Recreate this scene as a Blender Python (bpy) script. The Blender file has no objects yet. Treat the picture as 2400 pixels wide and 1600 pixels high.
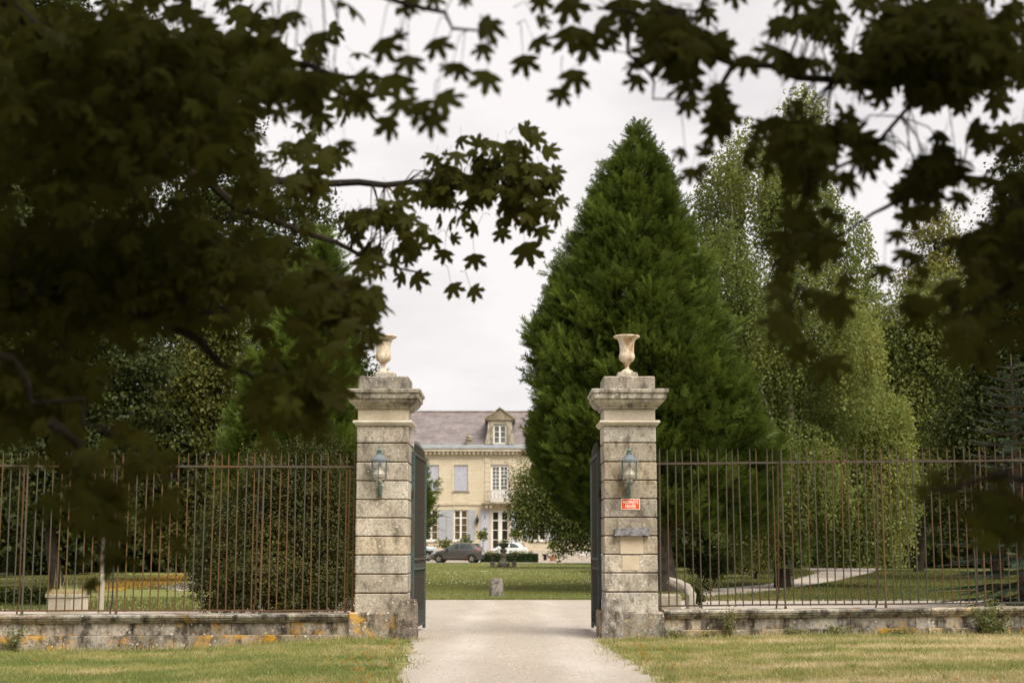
import bpy, bmesh, math, random
import numpy as np
from mathutils import Vector, Matrix

random.seed(7)
RNG = np.random.default_rng(11)
SC = bpy.context.scene
COL = SC.collection

# ------------------------------------------------------------------ camera
FPX = 3333.333                       # focal length in pixels of the 2400 px wide photograph (50 mm)
PITCH = math.atan((1271 - 800) / FPX)
EYE = 1.5
cam_d = bpy.data.cameras.new('camera')
cam_d.lens = 50.0; cam_d.sensor_width = 36.0
cam_d.clip_start = 0.1; cam_d.clip_end = 3000
cam_d.dof.use_dof = True; cam_d.dof.focus_distance = 23.0; cam_d.dof.aperture_fstop = 2.1
cam = bpy.data.objects.new('camera', cam_d); COL.objects.link(cam)
cam.location = (0, 0, EYE); cam.rotation_euler = (math.pi / 2 + PITCH, 0, 0)
SC.camera = cam

# ------------------------------------------------------------------ world, sun, exposure
SUN_EL, SUN_AZ = math.radians(52), math.radians(142)      # azimuth clockwise from +Y: behind the camera, to its right
W = bpy.data.worlds.new('World'); SC.world = W; W.use_nodes = True
wn, wl = W.node_tree.nodes, W.node_tree.links
wn.clear()
wo = wn.new('ShaderNodeOutputWorld')
sky = wn.new('ShaderNodeTexSky'); sky.sky_type = 'NISHITA'; sky.sun_disc = False
sky.sun_elevation = SUN_EL; sky.sun_rotation = SUN_AZ
bg1 = wn.new('ShaderNodeBackground'); bg1.inputs[1].default_value = 0.1
wl.new(sky.outputs[0], bg1.inputs[0])
tc = wn.new('ShaderNodeTexCoord'); mp = wn.new('ShaderNodeMapping')
mp.inputs['Scale'].default_value = (1.0, 1.0, 3.0)
nz = wn.new('ShaderNodeTexNoise'); nz.inputs['Scale'].default_value = 4.6; nz.inputs['Detail'].default_value = 5
nz.inputs['Roughness'].default_value = 0.52
rp = wn.new('ShaderNodeValToRGB')
rp.color_ramp.elements[0].position = 0.41; rp.color_ramp.elements[0].color = (0.610, 0.578, 0.578, 1)
rp.color_ramp.elements[1].position = 0.60; rp.color_ramp.elements[1].color = (0.715, 0.680, 0.670, 1)
wl.new(tc.outputs['Generated'], mp.inputs[0]); wl.new(mp.outputs[0], nz.inputs['Vector']); wl.new(nz.outputs[0], rp.inputs[0])
bg2 = wn.new('ShaderNodeBackground'); bg2.inputs[1].default_value = 1.0
wl.new(rp.outputs[0], bg2.inputs[0])
mx = wn.new('ShaderNodeMixShader'); mx.inputs[0].default_value = 0.96
wl.new(bg1.outputs[0], mx.inputs[1]); wl.new(bg2.outputs[0], mx.inputs[2]); wl.new(mx.outputs[0], wo.inputs[0])

sl = bpy.data.lights.new('sun', 'SUN'); sl.energy = 3.3; sl.angle = math.radians(40); sl.color = (1.0, 0.94, 0.80)
so = bpy.data.objects.new('sun', sl); COL.objects.link(so)
sdir = Vector((math.sin(SUN_AZ) * math.cos(SUN_EL), math.cos(SUN_AZ) * math.cos(SUN_EL), math.sin(SUN_EL)))
so.rotation_euler = sdir.to_track_quat('Z', 'Y').to_euler(); so.location = sdir * 60

SC.view_settings.view_transform = 'Standard'; SC.view_settings.look = 'None'
SC.view_settings.exposure = 0.5; SC.view_settings.gamma = 1.0; SC.view_settings.use_curve_mapping = False
SC.cycles.max_bounces = 6; SC.cycles.diffuse_bounces = 3; SC.cycles.glossy_bounces = 3
SC.cycles.transmission_bounces = 4; SC.cycles.transparent_max_bounces = 8
SC.cycles.use_denoising = True
try: SC.cycles.denoiser = 'OPENIMAGEDENOISE'
except Exception: pass

# ------------------------------------------------------------------ measuring: photo pixel -> place
CT, ST = math.cos(PITCH), math.sin(PITCH)
def at(u, v, Y):
    dz = (800 - v) / FPX; t = Y / (CT - dz * ST)
    return Vector(((u - 1200) / FPX * t, Y, EYE + (ST + dz * CT) * t))
def gr(u, v):
    dz = (800 - v) / FPX; t = -EYE / (ST + dz * CT)
    return Vector(((u - 1200) / FPX * t, (CT - dz * ST) * t, 0))
def pix(P):
    P = np.asarray(P, float).reshape(-1, 3); z = P[:, 2] - EYE
    d = P[:, 1] * CT + z * ST; d = np.where(np.abs(d) < 1e-6, 1e-6, d)
    return 1200 + FPX * P[:, 0] / d, 800 - FPX * (-P[:, 1] * ST + z * CT) / d, d
def ground_h(x, y):
    x = np.asarray(x, float); y = np.asarray(y, float)
    front = np.clip((23.6 - y) / 0.5, 0, 1)
    l = np.clip((-x - 2.2) / 3.5, 0, 1); l = l * l * (3 - 2 * l)
    r = np.clip((x - 2.0) / 3.0, 0, 1); r = r * r * (3 - 2 * r)
    return front * (-0.17 * l + 0.06 * r)

# ------------------------------------------------------------------ objects
def link(o, parent=None, loc=None, rz=None):
    COL.objects.link(o)
    if parent is not None: o.parent = parent
    if loc is not None: o.location = loc
    if rz is not None: o.rotation_euler = (0, 0, rz)
    return o
def tag(o, label=None, cat=None, group=None, kind=None):
    if label: o['label'] = label
    if cat: o['category'] = cat
    if group: o['group'] = group
    if kind: o['kind'] = kind
    return o
def thing(name, label, cat, loc=(0, 0, 0), rz=0, group=None):
    o = bpy.data.objects.new(name, None); o.empty_display_size = 0.2
    link(o, None, loc, rz); return tag(o, label, cat, group)
def copy_tree(o, parent=None):
    c = o.copy(); COL.objects.link(c); c.parent = parent
    for ch in o.children: copy_tree(ch, c)
    return c

class MB:
    def __init__(s): s.v = []; s.f = []
    def add(s, vs, fs):
        n = len(s.v); s.v += [tuple(p) for p in vs]; s.f += [tuple(i + n for i in f) for f in fs]; return s
    def box(s, x0, x1, y0, y1, z0, z1, c=0.0):
        if c <= 0:
            return s.add([(x0,y0,z0),(x1,y0,z0),(x1,y1,z0),(x0,y1,z0),(x0,y0,z1),(x1,y0,z1),(x1,y1,z1),(x0,y1,z1)],
                         [(0,3,2,1),(4,5,6,7),(0,1,5,4),(1,2,6,5),(2,3,7,6),(3,0,4,7)])
        X, Y, Z = (x0, x1), (y0, y1), (z0, z1); vs = []; idx = {}
        for i in (0,1):
            for j in (0,1):
                for k in (0,1):
                    si, sj, sk = (1-2*i)*c, (1-2*j)*c, (1-2*k)*c
                    for a in range(3):
                        idx[(i,j,k,a)] = len(vs)
                        vs.append((X[i] + (0 if a == 0 else si), Y[j] + (0 if a == 1 else sj), Z[k] + (0 if a == 2 else sk)))
        fs = []; g = lambda *t: idx[t]
        for i in (0,1):
            q = [g(i,0,0,0), g(i,1,0,0), g(i,1,1,0), g(i,0,1,0)]; fs.append(q if i else q[::-1])
            q = [g(0,i,0,1), g(1,i,0,1), g(1,i,1,1), g(0,i,1,1)]; fs.append(q[::-1] if i else q)
            q = [g(0,0,i,2), g(1,0,i,2), g(1,1,i,2), g(0,1,i,2)]; fs.append(q if i else q[::-1])
        for i in (0,1):
            for j in (0,1):
                fs.append([g(i,j,0,0), g(i,j,1,0), g(i,j,1,1), g(i,j,0,1)])
                fs.append([g(i,0,j,0), g(i,1,j,0), g(i,1,j,2), g(i,0,j,2)])
                fs.append([g(0,i,j,1), g(1,i,j,1), g(1,i,j,2), g(0,i,j,2)])
                for k in (0,1): fs.append([g(i,j,k,0), g(i,j,k,1), g(i,j,k,2)])
        return s.add(vs, fs)
    def lathe(s, prof, n=24, c=(0,0,0), fn=None):
        vs = []; fs = []
        for (r, z) in prof:
            for k in range(n):
                a = 2*math.pi*k/n; rr = r * (fn(a, z) if fn else 1)
                vs.append((c[0] + rr*math.cos(a), c[1] + rr*math.sin(a), c[2] + z))
        for i in range(len(prof)-1):
            for k in range(n):
                k2 = (k+1) % n; fs.append((i*n+k, i*n+k2, (i+1)*n+k2, (i+1)*n+k))
        fs.append(tuple(range(n))[::-1]); m = (len(prof)-1)*n; fs.append(tuple(range(m, m+n)))
        return s.add(vs, fs)
    def square(s, prof, c=(0,0)):                   # mitred square moulding: list of (half, z)
        vs = []; fs = []
        for (h, z) in prof: vs += [(c[0]-h,c[1]-h,z),(c[0]+h,c[1]-h,z),(c[0]+h,c[1]+h,z),(c[0]-h,c[1]+h,z)]
        for i in range(len(prof)-1):
            for k in range(4): fs.append((i*4+k, i*4+(k+1)%4, i*4+4+(k+1)%4, i*4+4+k))
        fs.append((3,2,1,0)); m = (len(prof)-1)*4; fs.append((m,m+1,m+2,m+3))
        return s.add(vs, fs)
    def tube(s, pts, rad, n=6, cap=True):
        pts = [Vector(p) for p in pts]
        if not hasattr(rad, '__len__'): rad = [rad]*len(pts)
        vs = []; fs = []; up = None
        for i, p in enumerate(pts):
            d = (pts[min(i+1, len(pts)-1)] - pts[max(i-1, 0)])
            if d.length < 1e-9: d = Vector((0,0,1))
            d.normalize()
            if up is None:
                up = Vector((0,1,0)) if abs(d.y) < 0.9 else Vector((1,0,0))
            a = (up - d*up.dot(d)).normalized(); b = d.cross(a); up = a
            for k in range(n):
                t = 2*math.pi*k/n; vs.append(p + (a*math.cos(t) + b*math.sin(t))*rad[i])
        for i in range(len(pts)-1):
            for k in range(n):
                k2 = (k+1) % n; fs.append((i*n+k, i*n+k2, (i+1)*n+k2, (i+1)*n+k))
        if cap:
            fs.append(tuple(range(n))[::-1]); m = (len(pts)-1)*n; fs.append(tuple(range(m, m+n)))
        return s.add(vs, fs)
    def prism(s, poly, y0, y1):                     # polygon in x,z extruded along y
        n = len(poly)
        vs = [(x,y0,z) for x,z in poly] + [(x,y1,z) for x,z in poly]
        fs = [tuple(range(n)), tuple(range(n,2*n))[::-1]] + [(i, i+n, (i+1)%n+n, (i+1)%n) for i in range(n)]
        return s.add(vs, fs)
    def mesh(s, name, mat=None, smooth=False):
        me = bpy.data.meshes.new(name); me.from_pydata(s.v, [], s.f)
        bm = bmesh.new(); bm.from_mesh(me); bmesh.ops.recalc_face_normals(bm, faces=bm.faces); bm.to_mesh(me); bm.free()
        if smooth:
            me.polygons.foreach_set('use_smooth', [True]*len(me.polygons))
            if smooth != 'all':
                try: me.set_sharp_from_angle(angle=math.radians(38))
                except Exception: pass
        if mat: me.materials.append(mat)
        return me
    def build(s, name, mat, parent=None, smooth=False, loc=None, rz=None):
        return link(bpy.data.objects.new(name, s.mesh(name, mat, smooth)), parent, loc, rz)

def part(name, me, parent, loc=None, rz=None):
    return link(bpy.data.objects.new(name, me), parent, loc, rz)

# ------------------------------------------------------------------ materials
def hexc(c): return (c[0], c[1], c[2], 1)
class NT:
    def __init__(s, name):
        s.m = bpy.data.materials.new(name); s.m.use_nodes = True; s.t = s.m.node_tree
        s.t.nodes.clear(); s.out = s.t.nodes.new('ShaderNodeOutputMaterial')
    def n(s, t, **k):
        q = s.t.nodes.new(t)
        for a, b in k.items(): setattr(q, a, b)
        return q
    def l(s, a, b): s.t.links.new(a, b)
    def put(s, inp, val):
        if hasattr(val, 'links') or isinstance(val, bpy.types.NodeSocket): s.l(val, inp)
        else: inp.default_value = val
    def pos(s): return s.n('ShaderNodeNewGeometry').outputs['Position']
    def objco(s): return s.n('ShaderNodeTexCoord').outputs['Object']
    def rnd(s): return s.n('ShaderNodeObjectInfo').outputs['Random']
    def mapv(s, v, sc=(1,1,1), loc=(0,0,0)):
        q = s.n('ShaderNodeMapping'); s.l(v, q.inputs[0]); q.inputs['Scale'].default_value = sc; q.inputs['Location'].default_value = loc
        return q.outputs[0]
    def noise(s, v, scale, detail=4, rough=0.55, dist=0.0):
        q = s.n('ShaderNodeTexNoise'); s.l(v, q.inputs['Vector']); q.inputs['Scale'].default_value = scale
        q.inputs['Detail'].default_value = detail; q.inputs['Roughness'].default_value = rough; q.inputs['Distortion'].default_value = dist
        return q.outputs[0]
    def voro(s, v, scale, feat='F1', out='Distance'):
        q = s.n('ShaderNodeTexVoronoi'); q.feature = feat; s.l(v, q.inputs['Vector']); q.inputs['Scale'].default_value = scale
        return q.outputs[out]
    def ramp(s, f, stops):
        q = s.n('ShaderNodeValToRGB'); e = q.color_ramp.elements
        while len(e) < len(stops): e.new(0.5)
        for i, (p, c) in enumerate(stops):
            e[i].position = p; e[i].color = (c, c, c, 1) if not hasattr(c, '__len__') else hexc(c)
        s.l(f, q.inputs[0]); return q.outputs[0]
    def mix(s, f, a, b, mode='MIX'):
        q = s.n('ShaderNodeMix'); q.data_type = 'RGBA'; q.blend_type = mode
        s.put(q.inputs[0], f)
        for k, c in ((6, a), (7, b)):
            if isinstance(c, bpy.types.NodeSocket): s.l(c, q.inputs[k])
            else: q.inputs[k].default_value = hexc(c)
        return q.outputs[2]
    def math(s, op, a, b=0.0, c=None):
        q = s.n('ShaderNodeMath'); q.operation = op; s.put(q.inputs[0], a); s.put(q.inputs[1], b)
        if c is not None: s.put(q.inputs[2], c)
        return q.outputs[0]
    def bump(s, h, strength=0.3, dist=0.02):
        q = s.n('ShaderNodeBump'); q.inputs['Strength'].default_value = strength; q.inputs['Distance'].default_value = dist
        s.l(h, q.inputs['Height']); return q.outputs[0]
    def bsdf(s, col, rough=0.8, spec=0.3, metal=0.0, normal=None, trans=0.0, alpha=None, ior=1.45, coat=0):
        q = s.n('ShaderNodeBsdfPrincipled')
        if isinstance(col, bpy.types.NodeSocket): s.l(col, q.inputs['Base Color'])
        else: q.inputs['Base Color'].default_value = hexc(col)
        s.put(q.inputs['Roughness'], rough); q.inputs['Specular IOR Level'].default_value = spec
        s.put(q.inputs['Metallic'], metal); q.inputs['IOR'].default_value = ior
        q.inputs['Transmission Weight'].default_value = trans; q.inputs['Coat Weight'].default_value = coat
        if normal is not None: s.l(normal, q.inputs['Normal'])
        s.l(q.outputs[0], s.out.inputs[0]); return s.m

def plain(name, col, rough=0.7, spec=0.3, metal=0.0, var=0.12, scale=3.0, coat=0):
    k = NT(name); n = k.noise(k.pos(), scale, 5)
    c = k.mix(k.ramp(n, [(0.3, 0.0), (0.7, 1.0)]), tuple(x*(1-var) for x in col), tuple(min(1, x*(1+var)) for x in col))
    return k.bsdf(c, rough, spec, metal, coat=coat)

def stone(name, light, dark, orange=0.0, grime=0.2, white=0.5, pits=0.5, scale=1.0, tintvar=0.20, yellow=(0.56, 0.30, 0.03)):
    k = NT(name); p = k.pos()
    n1 = k.noise(p, 2.4*scale, 5, 0.6); c = k.mix(k.ramp(n1, [(0.32, 0.0), (0.68, 1.0)]), dark, light)
    n2 = k.noise(p, 26*scale, 4, 0.62)
    c = k.mix(k.ramp(n2, [(0.36, 0.55*pits), (0.52, 0.0)]), c, tuple(x*0.42 for x in dark))
    n3 = k.noise(k.mapv(p, (1,1,0.55), (7,3,1)), 5.0*scale, 6, 0.66)
    c = k.mix(k.ramp(n3, [(0.585-0.13*grime, 0.0), (0.72-0.12*grime, grime)]), c, (0.055, 0.045, 0.034))
    n6 = k.noise(k.mapv(p, (6,6,0.45), (2,4,6)), 1.5*scale, 4, 0.6)
    c = k.mix(k.ramp(n6, [(0.53, 0.0), (0.70, 0.40*grime)]), c, tuple(x*0.38 for x in dark))      # rain streaks
    v = k.voro(k.mapv(p, (1,1,1), (3,9,4)), 15*scale); n4 = k.noise(p, 5*scale, 3)
    wm = k.math('MULTIPLY', k.ramp(v, [(0.20, 1.0), (0.30, 0.0)]), k.ramp(n4, [(0.50, 0.0), (0.60, white)]))
    c = k.mix(wm, c, (0.62, 0.57, 0.50))
    v2 = k.voro(k.mapv(p, (1,1,1), (1,2,8)), 55*scale)
    c = k.mix(k.math('MULTIPLY', k.ramp(v2, [(0.14, 1.0), (0.26, 0.0)]), 0.5*pits), c, tuple(x*0.35 for x in dark))
    if orange > 0:
        n5 = k.noise(k.mapv(p, (1,1,1), (11,5,2)), 3.1*scale, 7, 0.72)
        c = k.mix(k.ramp(n5, [(0.66-0.16*orange, 0.0), (0.74-0.12*orange, 0.9)]), c, yellow)
    r = k.math('MULTIPLY_ADD', k.rnd(), tintvar*2, 1.0-tintvar)
    hv = k.n('ShaderNodeHueSaturation'); k.l(c, hv.inputs['Color']); k.l(r, hv.inputs['Value'])
    k.l(k.math('MULTIPLY_ADD', k.math('FRACT', k.math('MULTIPLY', k.rnd(), 7.31)), 0.5, 0.62), hv.inputs['Saturation'])
    hgt = k.math('ADD', k.math('MULTIPLY', n2, 0.6), k.math('MULTIPLY', n1, 0.6))
    return k.bsdf(hv.outputs[0], 0.92, 0.15, normal=k.bump(hgt, 0.55, 0.02))

def foliage(name, stops, trans=0.32, gloss=0.06, noise_scale=0.35, nvar=0.35):
    k = NT(name); a = k.n('ShaderNodeAttribute'); a.attribute_name = 'tint'
    n = k.noise(k.pos(), noise_scale, 3)
    f = k.math('ADD', k.math('MULTIPLY', a.outputs['Fac'], 1-nvar), k.math('MULTIPLY', k.ramp(n, [(0.3, 0.0), (0.7, 1.0)]), nvar))
    c = k.ramp(f, stops)
    d = k.n('ShaderNodeBsdfDiffuse'); k.l(c, d.inputs[0])
    t = k.n('ShaderNodeBsdfTranslucent'); hv = k.n('ShaderNodeHueSaturation'); k.l(c, hv.inputs['Color'])
    hv.inputs['Value'].default_value = 1.25; hv.inputs['Hue'].default_value = 0.485; k.l(hv.outputs[0], t.inputs[0])
    m = k.n('ShaderNodeMixShader'); m.inputs[0].default_value = trans; k.l(d.outputs[0], m.inputs[1]); k.l(t.outputs[0], m.inputs[2])
    g = k.n('ShaderNodeBsdfGlossy'); g.inputs['Roughness'].default_value = 0.42; g.inputs['Color'].default_value = (0.8, 0.85, 0.85, 1)
    m2 = k.n('ShaderNodeMixShader'); m2.inputs[0].default_value = gloss; k.l(m.outputs[0], m2.inputs[1]); k.l(g.outputs[0], m2.inputs[2])
    k.l(m2.outputs[0], k.out.inputs[0]); return k.m

M = {}
M['stone'] = stone('pillar_stone', (0.58, 0.50, 0.40), (0.35, 0.295, 0.23), 0.16, 0.65, 1.0, 1.0)
M['stone_top'] = stone('cornice_stone', (0.51, 0.44, 0.355), (0.29, 0.25, 0.20), 0.10, 0.75, 0.9, 0.8)
M['stone_pale'] = stone('moulding_stone', (0.62, 0.54, 0.43), (0.45, 0.38, 0.295), 0.05, 0.25, 0.5, 0.4)
M['stone_base'] = stone('plinth_stone', (0.50, 0.43, 0.34), (0.17, 0.135, 0.10), 0.9, 0.9, 1.0, 1.0)
M['stone_guard'] = stone('guard_stone_rock', (0.40, 0.34, 0.28), (0.17, 0.14, 0.115), 0.1, 0.8, 1.0, 1.0, 1.6)
M['coping'] = stone('coping_stone', (0.60, 0.52, 0.42), (0.24, 0.20, 0.155), 0.55, 0.9, 0.9, 0.9)
M['wall_stone'] = stone('boundary_wall_stone', (0.60, 0.53, 0.44), (0.20, 0.165, 0.13), 0.5, 0.95, 1.0, 0.9, 0.9, 0.28)
M['joint'] = plain('dark_joint', (0.085, 0.045, 0.028), 0.95, 0.1, var=0.3, scale=12)
M['patch'] = plain('lime_render', (0.60, 0.50, 0.385), 0.9, 0.1, var=0.10, scale=5)
M['garden_stone'] = stone('garden_stone', (0.30, 0.26, 0.20), (0.13, 0.115, 0.09), 0.1, 0.6, 0.5, 0.8, 1.5)
M['rock'] = stone('pale_rock', (0.38, 0.33, 0.25), (0.28, 0.24, 0.18), 0.15, 0.5, 0.5, 0.6, 1.2)

def iron(name, rust, paint, bal, rough=0.75):
    k = NT(name); p = k.pos()
    n = k.noise(k.mapv(p, (1.2, 1.2, 0.8)), 1.4, 5, 0.65); n2 = k.noise(p, 30, 3)
    r = k.rnd(); f = k.math('ADD', n, k.math('MULTIPLY_ADD', r, 0.34, -0.17))
    c = k.mix(k.ramp(f, [(bal-0.08, 0.0), (bal+0.08, 1.0)]), paint, rust)
    c = k.mix(k.ramp(n2, [(0.4, 0.45), (0.62, 0.0)]), c, tuple(x*0.45 for x in rust))
    return k.bsdf(c, rough, 0.3, normal=k.bump(n2, 0.4, 0.004))
M['iron_left'] = iron('rusted_iron', (0.150, 0.080, 0.036), (0.085, 0.082, 0.068), 0.47)
M['iron_right'] = iron('brown_iron', (0.120, 0.068, 0.035), (0.088, 0.074, 0.060), 0.50)
M['iron_gate'] = iron('gate_iron', (0.065, 0.042, 0.030), (0.045, 0.052, 0.045), 0.60)
M['iron_edge'] = iron('gate_stile_iron', (0.10, 0.06, 0.04), (0.075, 0.115, 0.115), 0.62)
M['verdigris'] = plain('verdigris_metal', (0.12, 0.165, 0.145), 0.6, 0.4, var=0.45, scale=30)
M['zinc_cap'] = plain('lantern_zinc', (0.16, 0.185, 0.21), 0.5, 0.4, var=0.35, scale=40)
M['slate'] = plain('slate_slab', (0.20, 0.195, 0.215), 0.7, 0.3, var=0.6, scale=18)
M['sign_red'] = plain('sign_red', (0.80, 0.10, 0.022), 0.35, 0.5, var=0.08, scale=6)
M['sign_white'] = plain('sign_white', (0.85, 0.80, 0.76), 0.4, 0.4, var=0.05)
def glassy(name, tint, mixf, rough=0.05):
    k = NT(name); g = k.n('ShaderNodeBsdfGlossy'); g.inputs['Roughness'].default_value = rough
    t = k.n('ShaderNodeBsdfTransparent'); t.inputs[0].default_value = hexc(tint)
    m = k.n('ShaderNodeMixShader'); m.inputs[0].default_value = mixf; k.l(t.outputs[0], m.inputs[1]); k.l(g.outputs[0], m.inputs[2])
    k.l(m.outputs[0], k.out.inputs[0]); return k.m
M['lamp_glass'] = glassy('lantern_glass', (0.93, 0.93, 0.88), 0.10)
M['bulb'] = plain('milk_glass', (0.52, 0.46, 0.40), 0.35, 0.5, var=0.04)
def urnmat():
    k = NT('rusty_white_iron'); p = k.pos(); n = k.noise(k.mapv(p, (1,1,0.5)), 9, 6, 0.7); n2 = k.noise(p, 40, 3)
    c = k.mix(k.ramp(n, [(0.46, 0.0), (0.62, 0.9)]), (0.74, 0.66, 0.54), (0.36, 0.17, 0.065))
    c = k.mix(k.ramp(n2, [(0.50, 0.0), (0.62, 0.6)]), c, (0.45, 0.34, 0.21))
    return k.bsdf(c, 0.6, 0.3)
M['urn'] = urnmat()
# ------------------------------------------------------------------ the ground
def grassmat(name, green, straw, bal, scale=0.55):
    k = NT(name); p = k.pos()
    n = k.noise(k.mapv(p, (0.55, 1.3, 1)), scale, 6, 0.62, 0.4); n2 = k.noise(p, 7, 5, 0.7); n3 = k.noise(p, 60, 3, 0.7)
    f = k.math('ADD', k.math('MULTIPLY', n, 0.7), k.math('MULTIPLY', n2, 0.3))
    c = k.mix(k.ramp(f, [(bal-0.09, 0.0), (bal+0.09, 1.0)]), green, straw)
    c = k.mix(k.ramp(n3, [(0.35, 0.5), (0.6, 0.0)]), c, tuple(x*0.45 for x in green))
    return k.bsdf(c, 0.95, 0.1, normal=k.bump(k.math('ADD', n3, n2), 0.8, 0.03))
def gravelmat():
    k = NT('limestone_gravel'); p = k.pos()
    n = k.noise(k.mapv(p, (1.0, 0.4, 1)), 0.8, 5, 0.6); n2 = k.noise(p, 22, 5, 0.75); v = k.voro(p, 34)
    c = k.mix(k.ramp(n, [(0.35, 0.0), (0.65, 1.0)]), (0.455, 0.405, 0.36), (0.56, 0.51, 0.465))
    sx = k.n('ShaderNodeSeparateXYZ'); k.l(p, sx.inputs[0]); xw = k.math('ADD', sx.outputs[0], k.math('MULTIPLY_ADD', k.noise(k.mapv(p, (0.3,0.25,1)), 1.0, 2), 0.7, -0.42))
    tr = k.math('ABSOLUTE', k.math('SUBTRACT', k.math('ABSOLUTE', xw), 0.78))      # two worn wheel tracks
    c = k.mix(k.ramp(tr, [(0.12, 0.0), (0.42, 0.42)]), c, (0.36, 0.31, 0.255))
    c = k.mix(k.ramp(n2, [(0.36, 0.55), (0.50, 0.0)]), c, (0.27, 0.225, 0.18))
    c = k.mix(k.ramp(v, [(0.10, 0.45), (0.22, 0.0)]), c, (0.36, 0.29, 0.22))
    c = k.mix(k.ramp(k.noise(p, 90, 2), [(0.62, 0.0), (0.70, 0.6)]), c, (0.22, 0.16, 0.11))
    return k.bsdf(c, 0.95, 0.1, normal=k.bump(k.math('ADD', n2, k.math('MULTIPLY', v, 0.6)), 0.6, 0.03))
M['verge'] = grassmat('dry_verge', (0.27, 0.285, 0.115), (0.53, 0.45, 0.26), 0.51)
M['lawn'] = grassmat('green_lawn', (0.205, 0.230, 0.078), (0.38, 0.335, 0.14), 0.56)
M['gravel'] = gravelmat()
M['park'] = grassmat('shaded_park_grass', (0.095, 0.115, 0.036), (0.22, 0.185, 0.075), 0.58)  # darker than the lawn: tree shade is put into this green

def axis(lo, hi, fine0, fine1, step):
    a = list(np.arange(fine0, fine1+1e-6, step)); d = step*2
    x = fine1
    while x < hi: x += d; d *= 1.5; a.append(min(x, hi))
    x = fine0; d = step*2; b = []
    while x > lo: x -= d; d *= 1.5; b.append(max(x, lo))
    return np.array(b[::-1] + a)
gx, gy = axis(-1600, 1600, -12, 12, 0.4), axis(-1600, 1600, 2, 30, 0.4)
GX, GY = np.meshgrid(gx, gy); GZ = ground_h(GX, GY)
nx, ny = len(gx), len(gy)
b = MB(); b.v = list(zip(GX.ravel().tolist(), GY.ravel().tolist(), GZ.ravel().tolist()))
b.f = [(j*nx+i, j*nx+i+1, (j+1)*nx+i+1, (j+1)*nx+i) for j in range(ny-1) for i in range(nx-1)]
tag(b.build('ground', M['verge'], smooth='all'), kind='structure')

def sheet(name, pts, z, mat, jit=0.0, step=0.35, kind='structure'):
    P = [Vector((p[0], p[1], 0)) for p in pts]; out = []
    for i in range(len(P)):
        a, c = P[i], P[(i+1) % len(P)]; L = (c-a).length
        m = int(min(60, max(1, L/step))) if jit else 1
        for q in range(m):
            p = a + (c-a)*(q/m)
            if jit: p = p + Vector((random.gauss(0, jit), random.gauss(0, jit), 0))
            out.append(p)
    bm = bmesh.new(); bm.faces.new([bm.verts.new((p.x, p.y, z)) for p in out])
    bmesh.ops.triangulate(bm, faces=bm.faces); bmesh.ops.recalc_face_normals(bm, faces=bm.faces)
    me = bpy.data.meshes.new(name); bm.to_mesh(me); bm.free()
    for f in me.polygons:
        pass
    me.materials.append(mat); o = link(bpy.data.objects.new(name, me))
    if me.polygons and me.polygons[0].normal.z < 0: me.flip_normals()
    return tag(o, kind=kind)
G = lambda u, v: gr(u, v)
drive = [(-1.45, -25), (-1.35, 8)] + [G(u, v) for u, v in ((922,1598),(940,1570),(955,1540),(966,1512),(962,1499))] + \
        [(-1.72, 22.9), (-1.72, 23.9), (-2.7, 24.2), (-9, 24.3), (-14, 24.3), (-22, 24.3)] + \
        [G(u, v) for u, v in ((-200,1427),(250,1428),(440,1429),(700,1415),(1000,1405.5),(1200,1402),(1400,1398),(1560,1391),(1640,1383),(1800,1369),
                              (1860,1357),(1905,1345),(1898,1334),(1850,1325),(1800,1318),(1900,1314),(2090,1322),(2040,1342),(1960,1360),(1870,1376),
                              (1760,1391),(1675,1399),(1740,1405),(2000,1404),(2500,1402))] + \
        [(16, 24.3), (9, 24.3), (2.6, 24.2), (1.55, 23.9), (1.52, 22.9)] + \
        [G(u, v) for u, v in ((1408,1500),(1430,1525),(1475,1548),(1520,1580),(1545,1600))] + [(1.75, 8), (1.9, -25)]
sheet('gravel_drive', drive, 0.012, M['gravel'], 0.035, 0.3)
lawn = [(-20, 33)] + [G(u, v) for u, v in ((440,1427),(700,1413.5),(1000,1404),(1200,1400.5),(1400,1396.5),(1500,1392))] + [(6.5, 47), (12, 70), (16, 106), (-26, 106), (-24, 60)]
sheet('lawn', lawn, 0.006, M['lawn'], 0.05, 0.5)
parkr = [G(1500,1391), G(1640,1383.5), G(1800,1369.5), G(1860,1357.5), G(1905,1345), G(1898,1334), G(1840,1323), (14, 150), (80, 150), (80, 38)] + [G(u, v) for u, v in ((2300,1403.5),(2000,1404.5),(1740,1405.5),(1675,1399.5),(1760,1391.5),(1870,1376.5),(1960,1360.5),(2040,1342.5),(2090,1322))]
sheet('shaded_park_grass', [G(1500,1391), (6.6, 47.1), (12.1, 70), (16.1, 106), (40, 150), (110, 150), (110, 38), (30, 37.4), (9.0, 37.4)], 0.003, M['park'], 0.0)
sheet('forecourt', [(-34, 106.5), (34, 106.5), (34, 124), (-34, 124)], 0.010, M['gravel'])
leftpath = [G(u, v) for u, v in ((225,1377),(330,1359),(450,1347),(560,1338),(700,1336),(700,1348),(560,1360),(470,1374),(420,1386),(330,1368),(280,1376))]
sheet('garden_path', leftpath, 0.014, M['gravel'], 0.05, 0.8)

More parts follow.
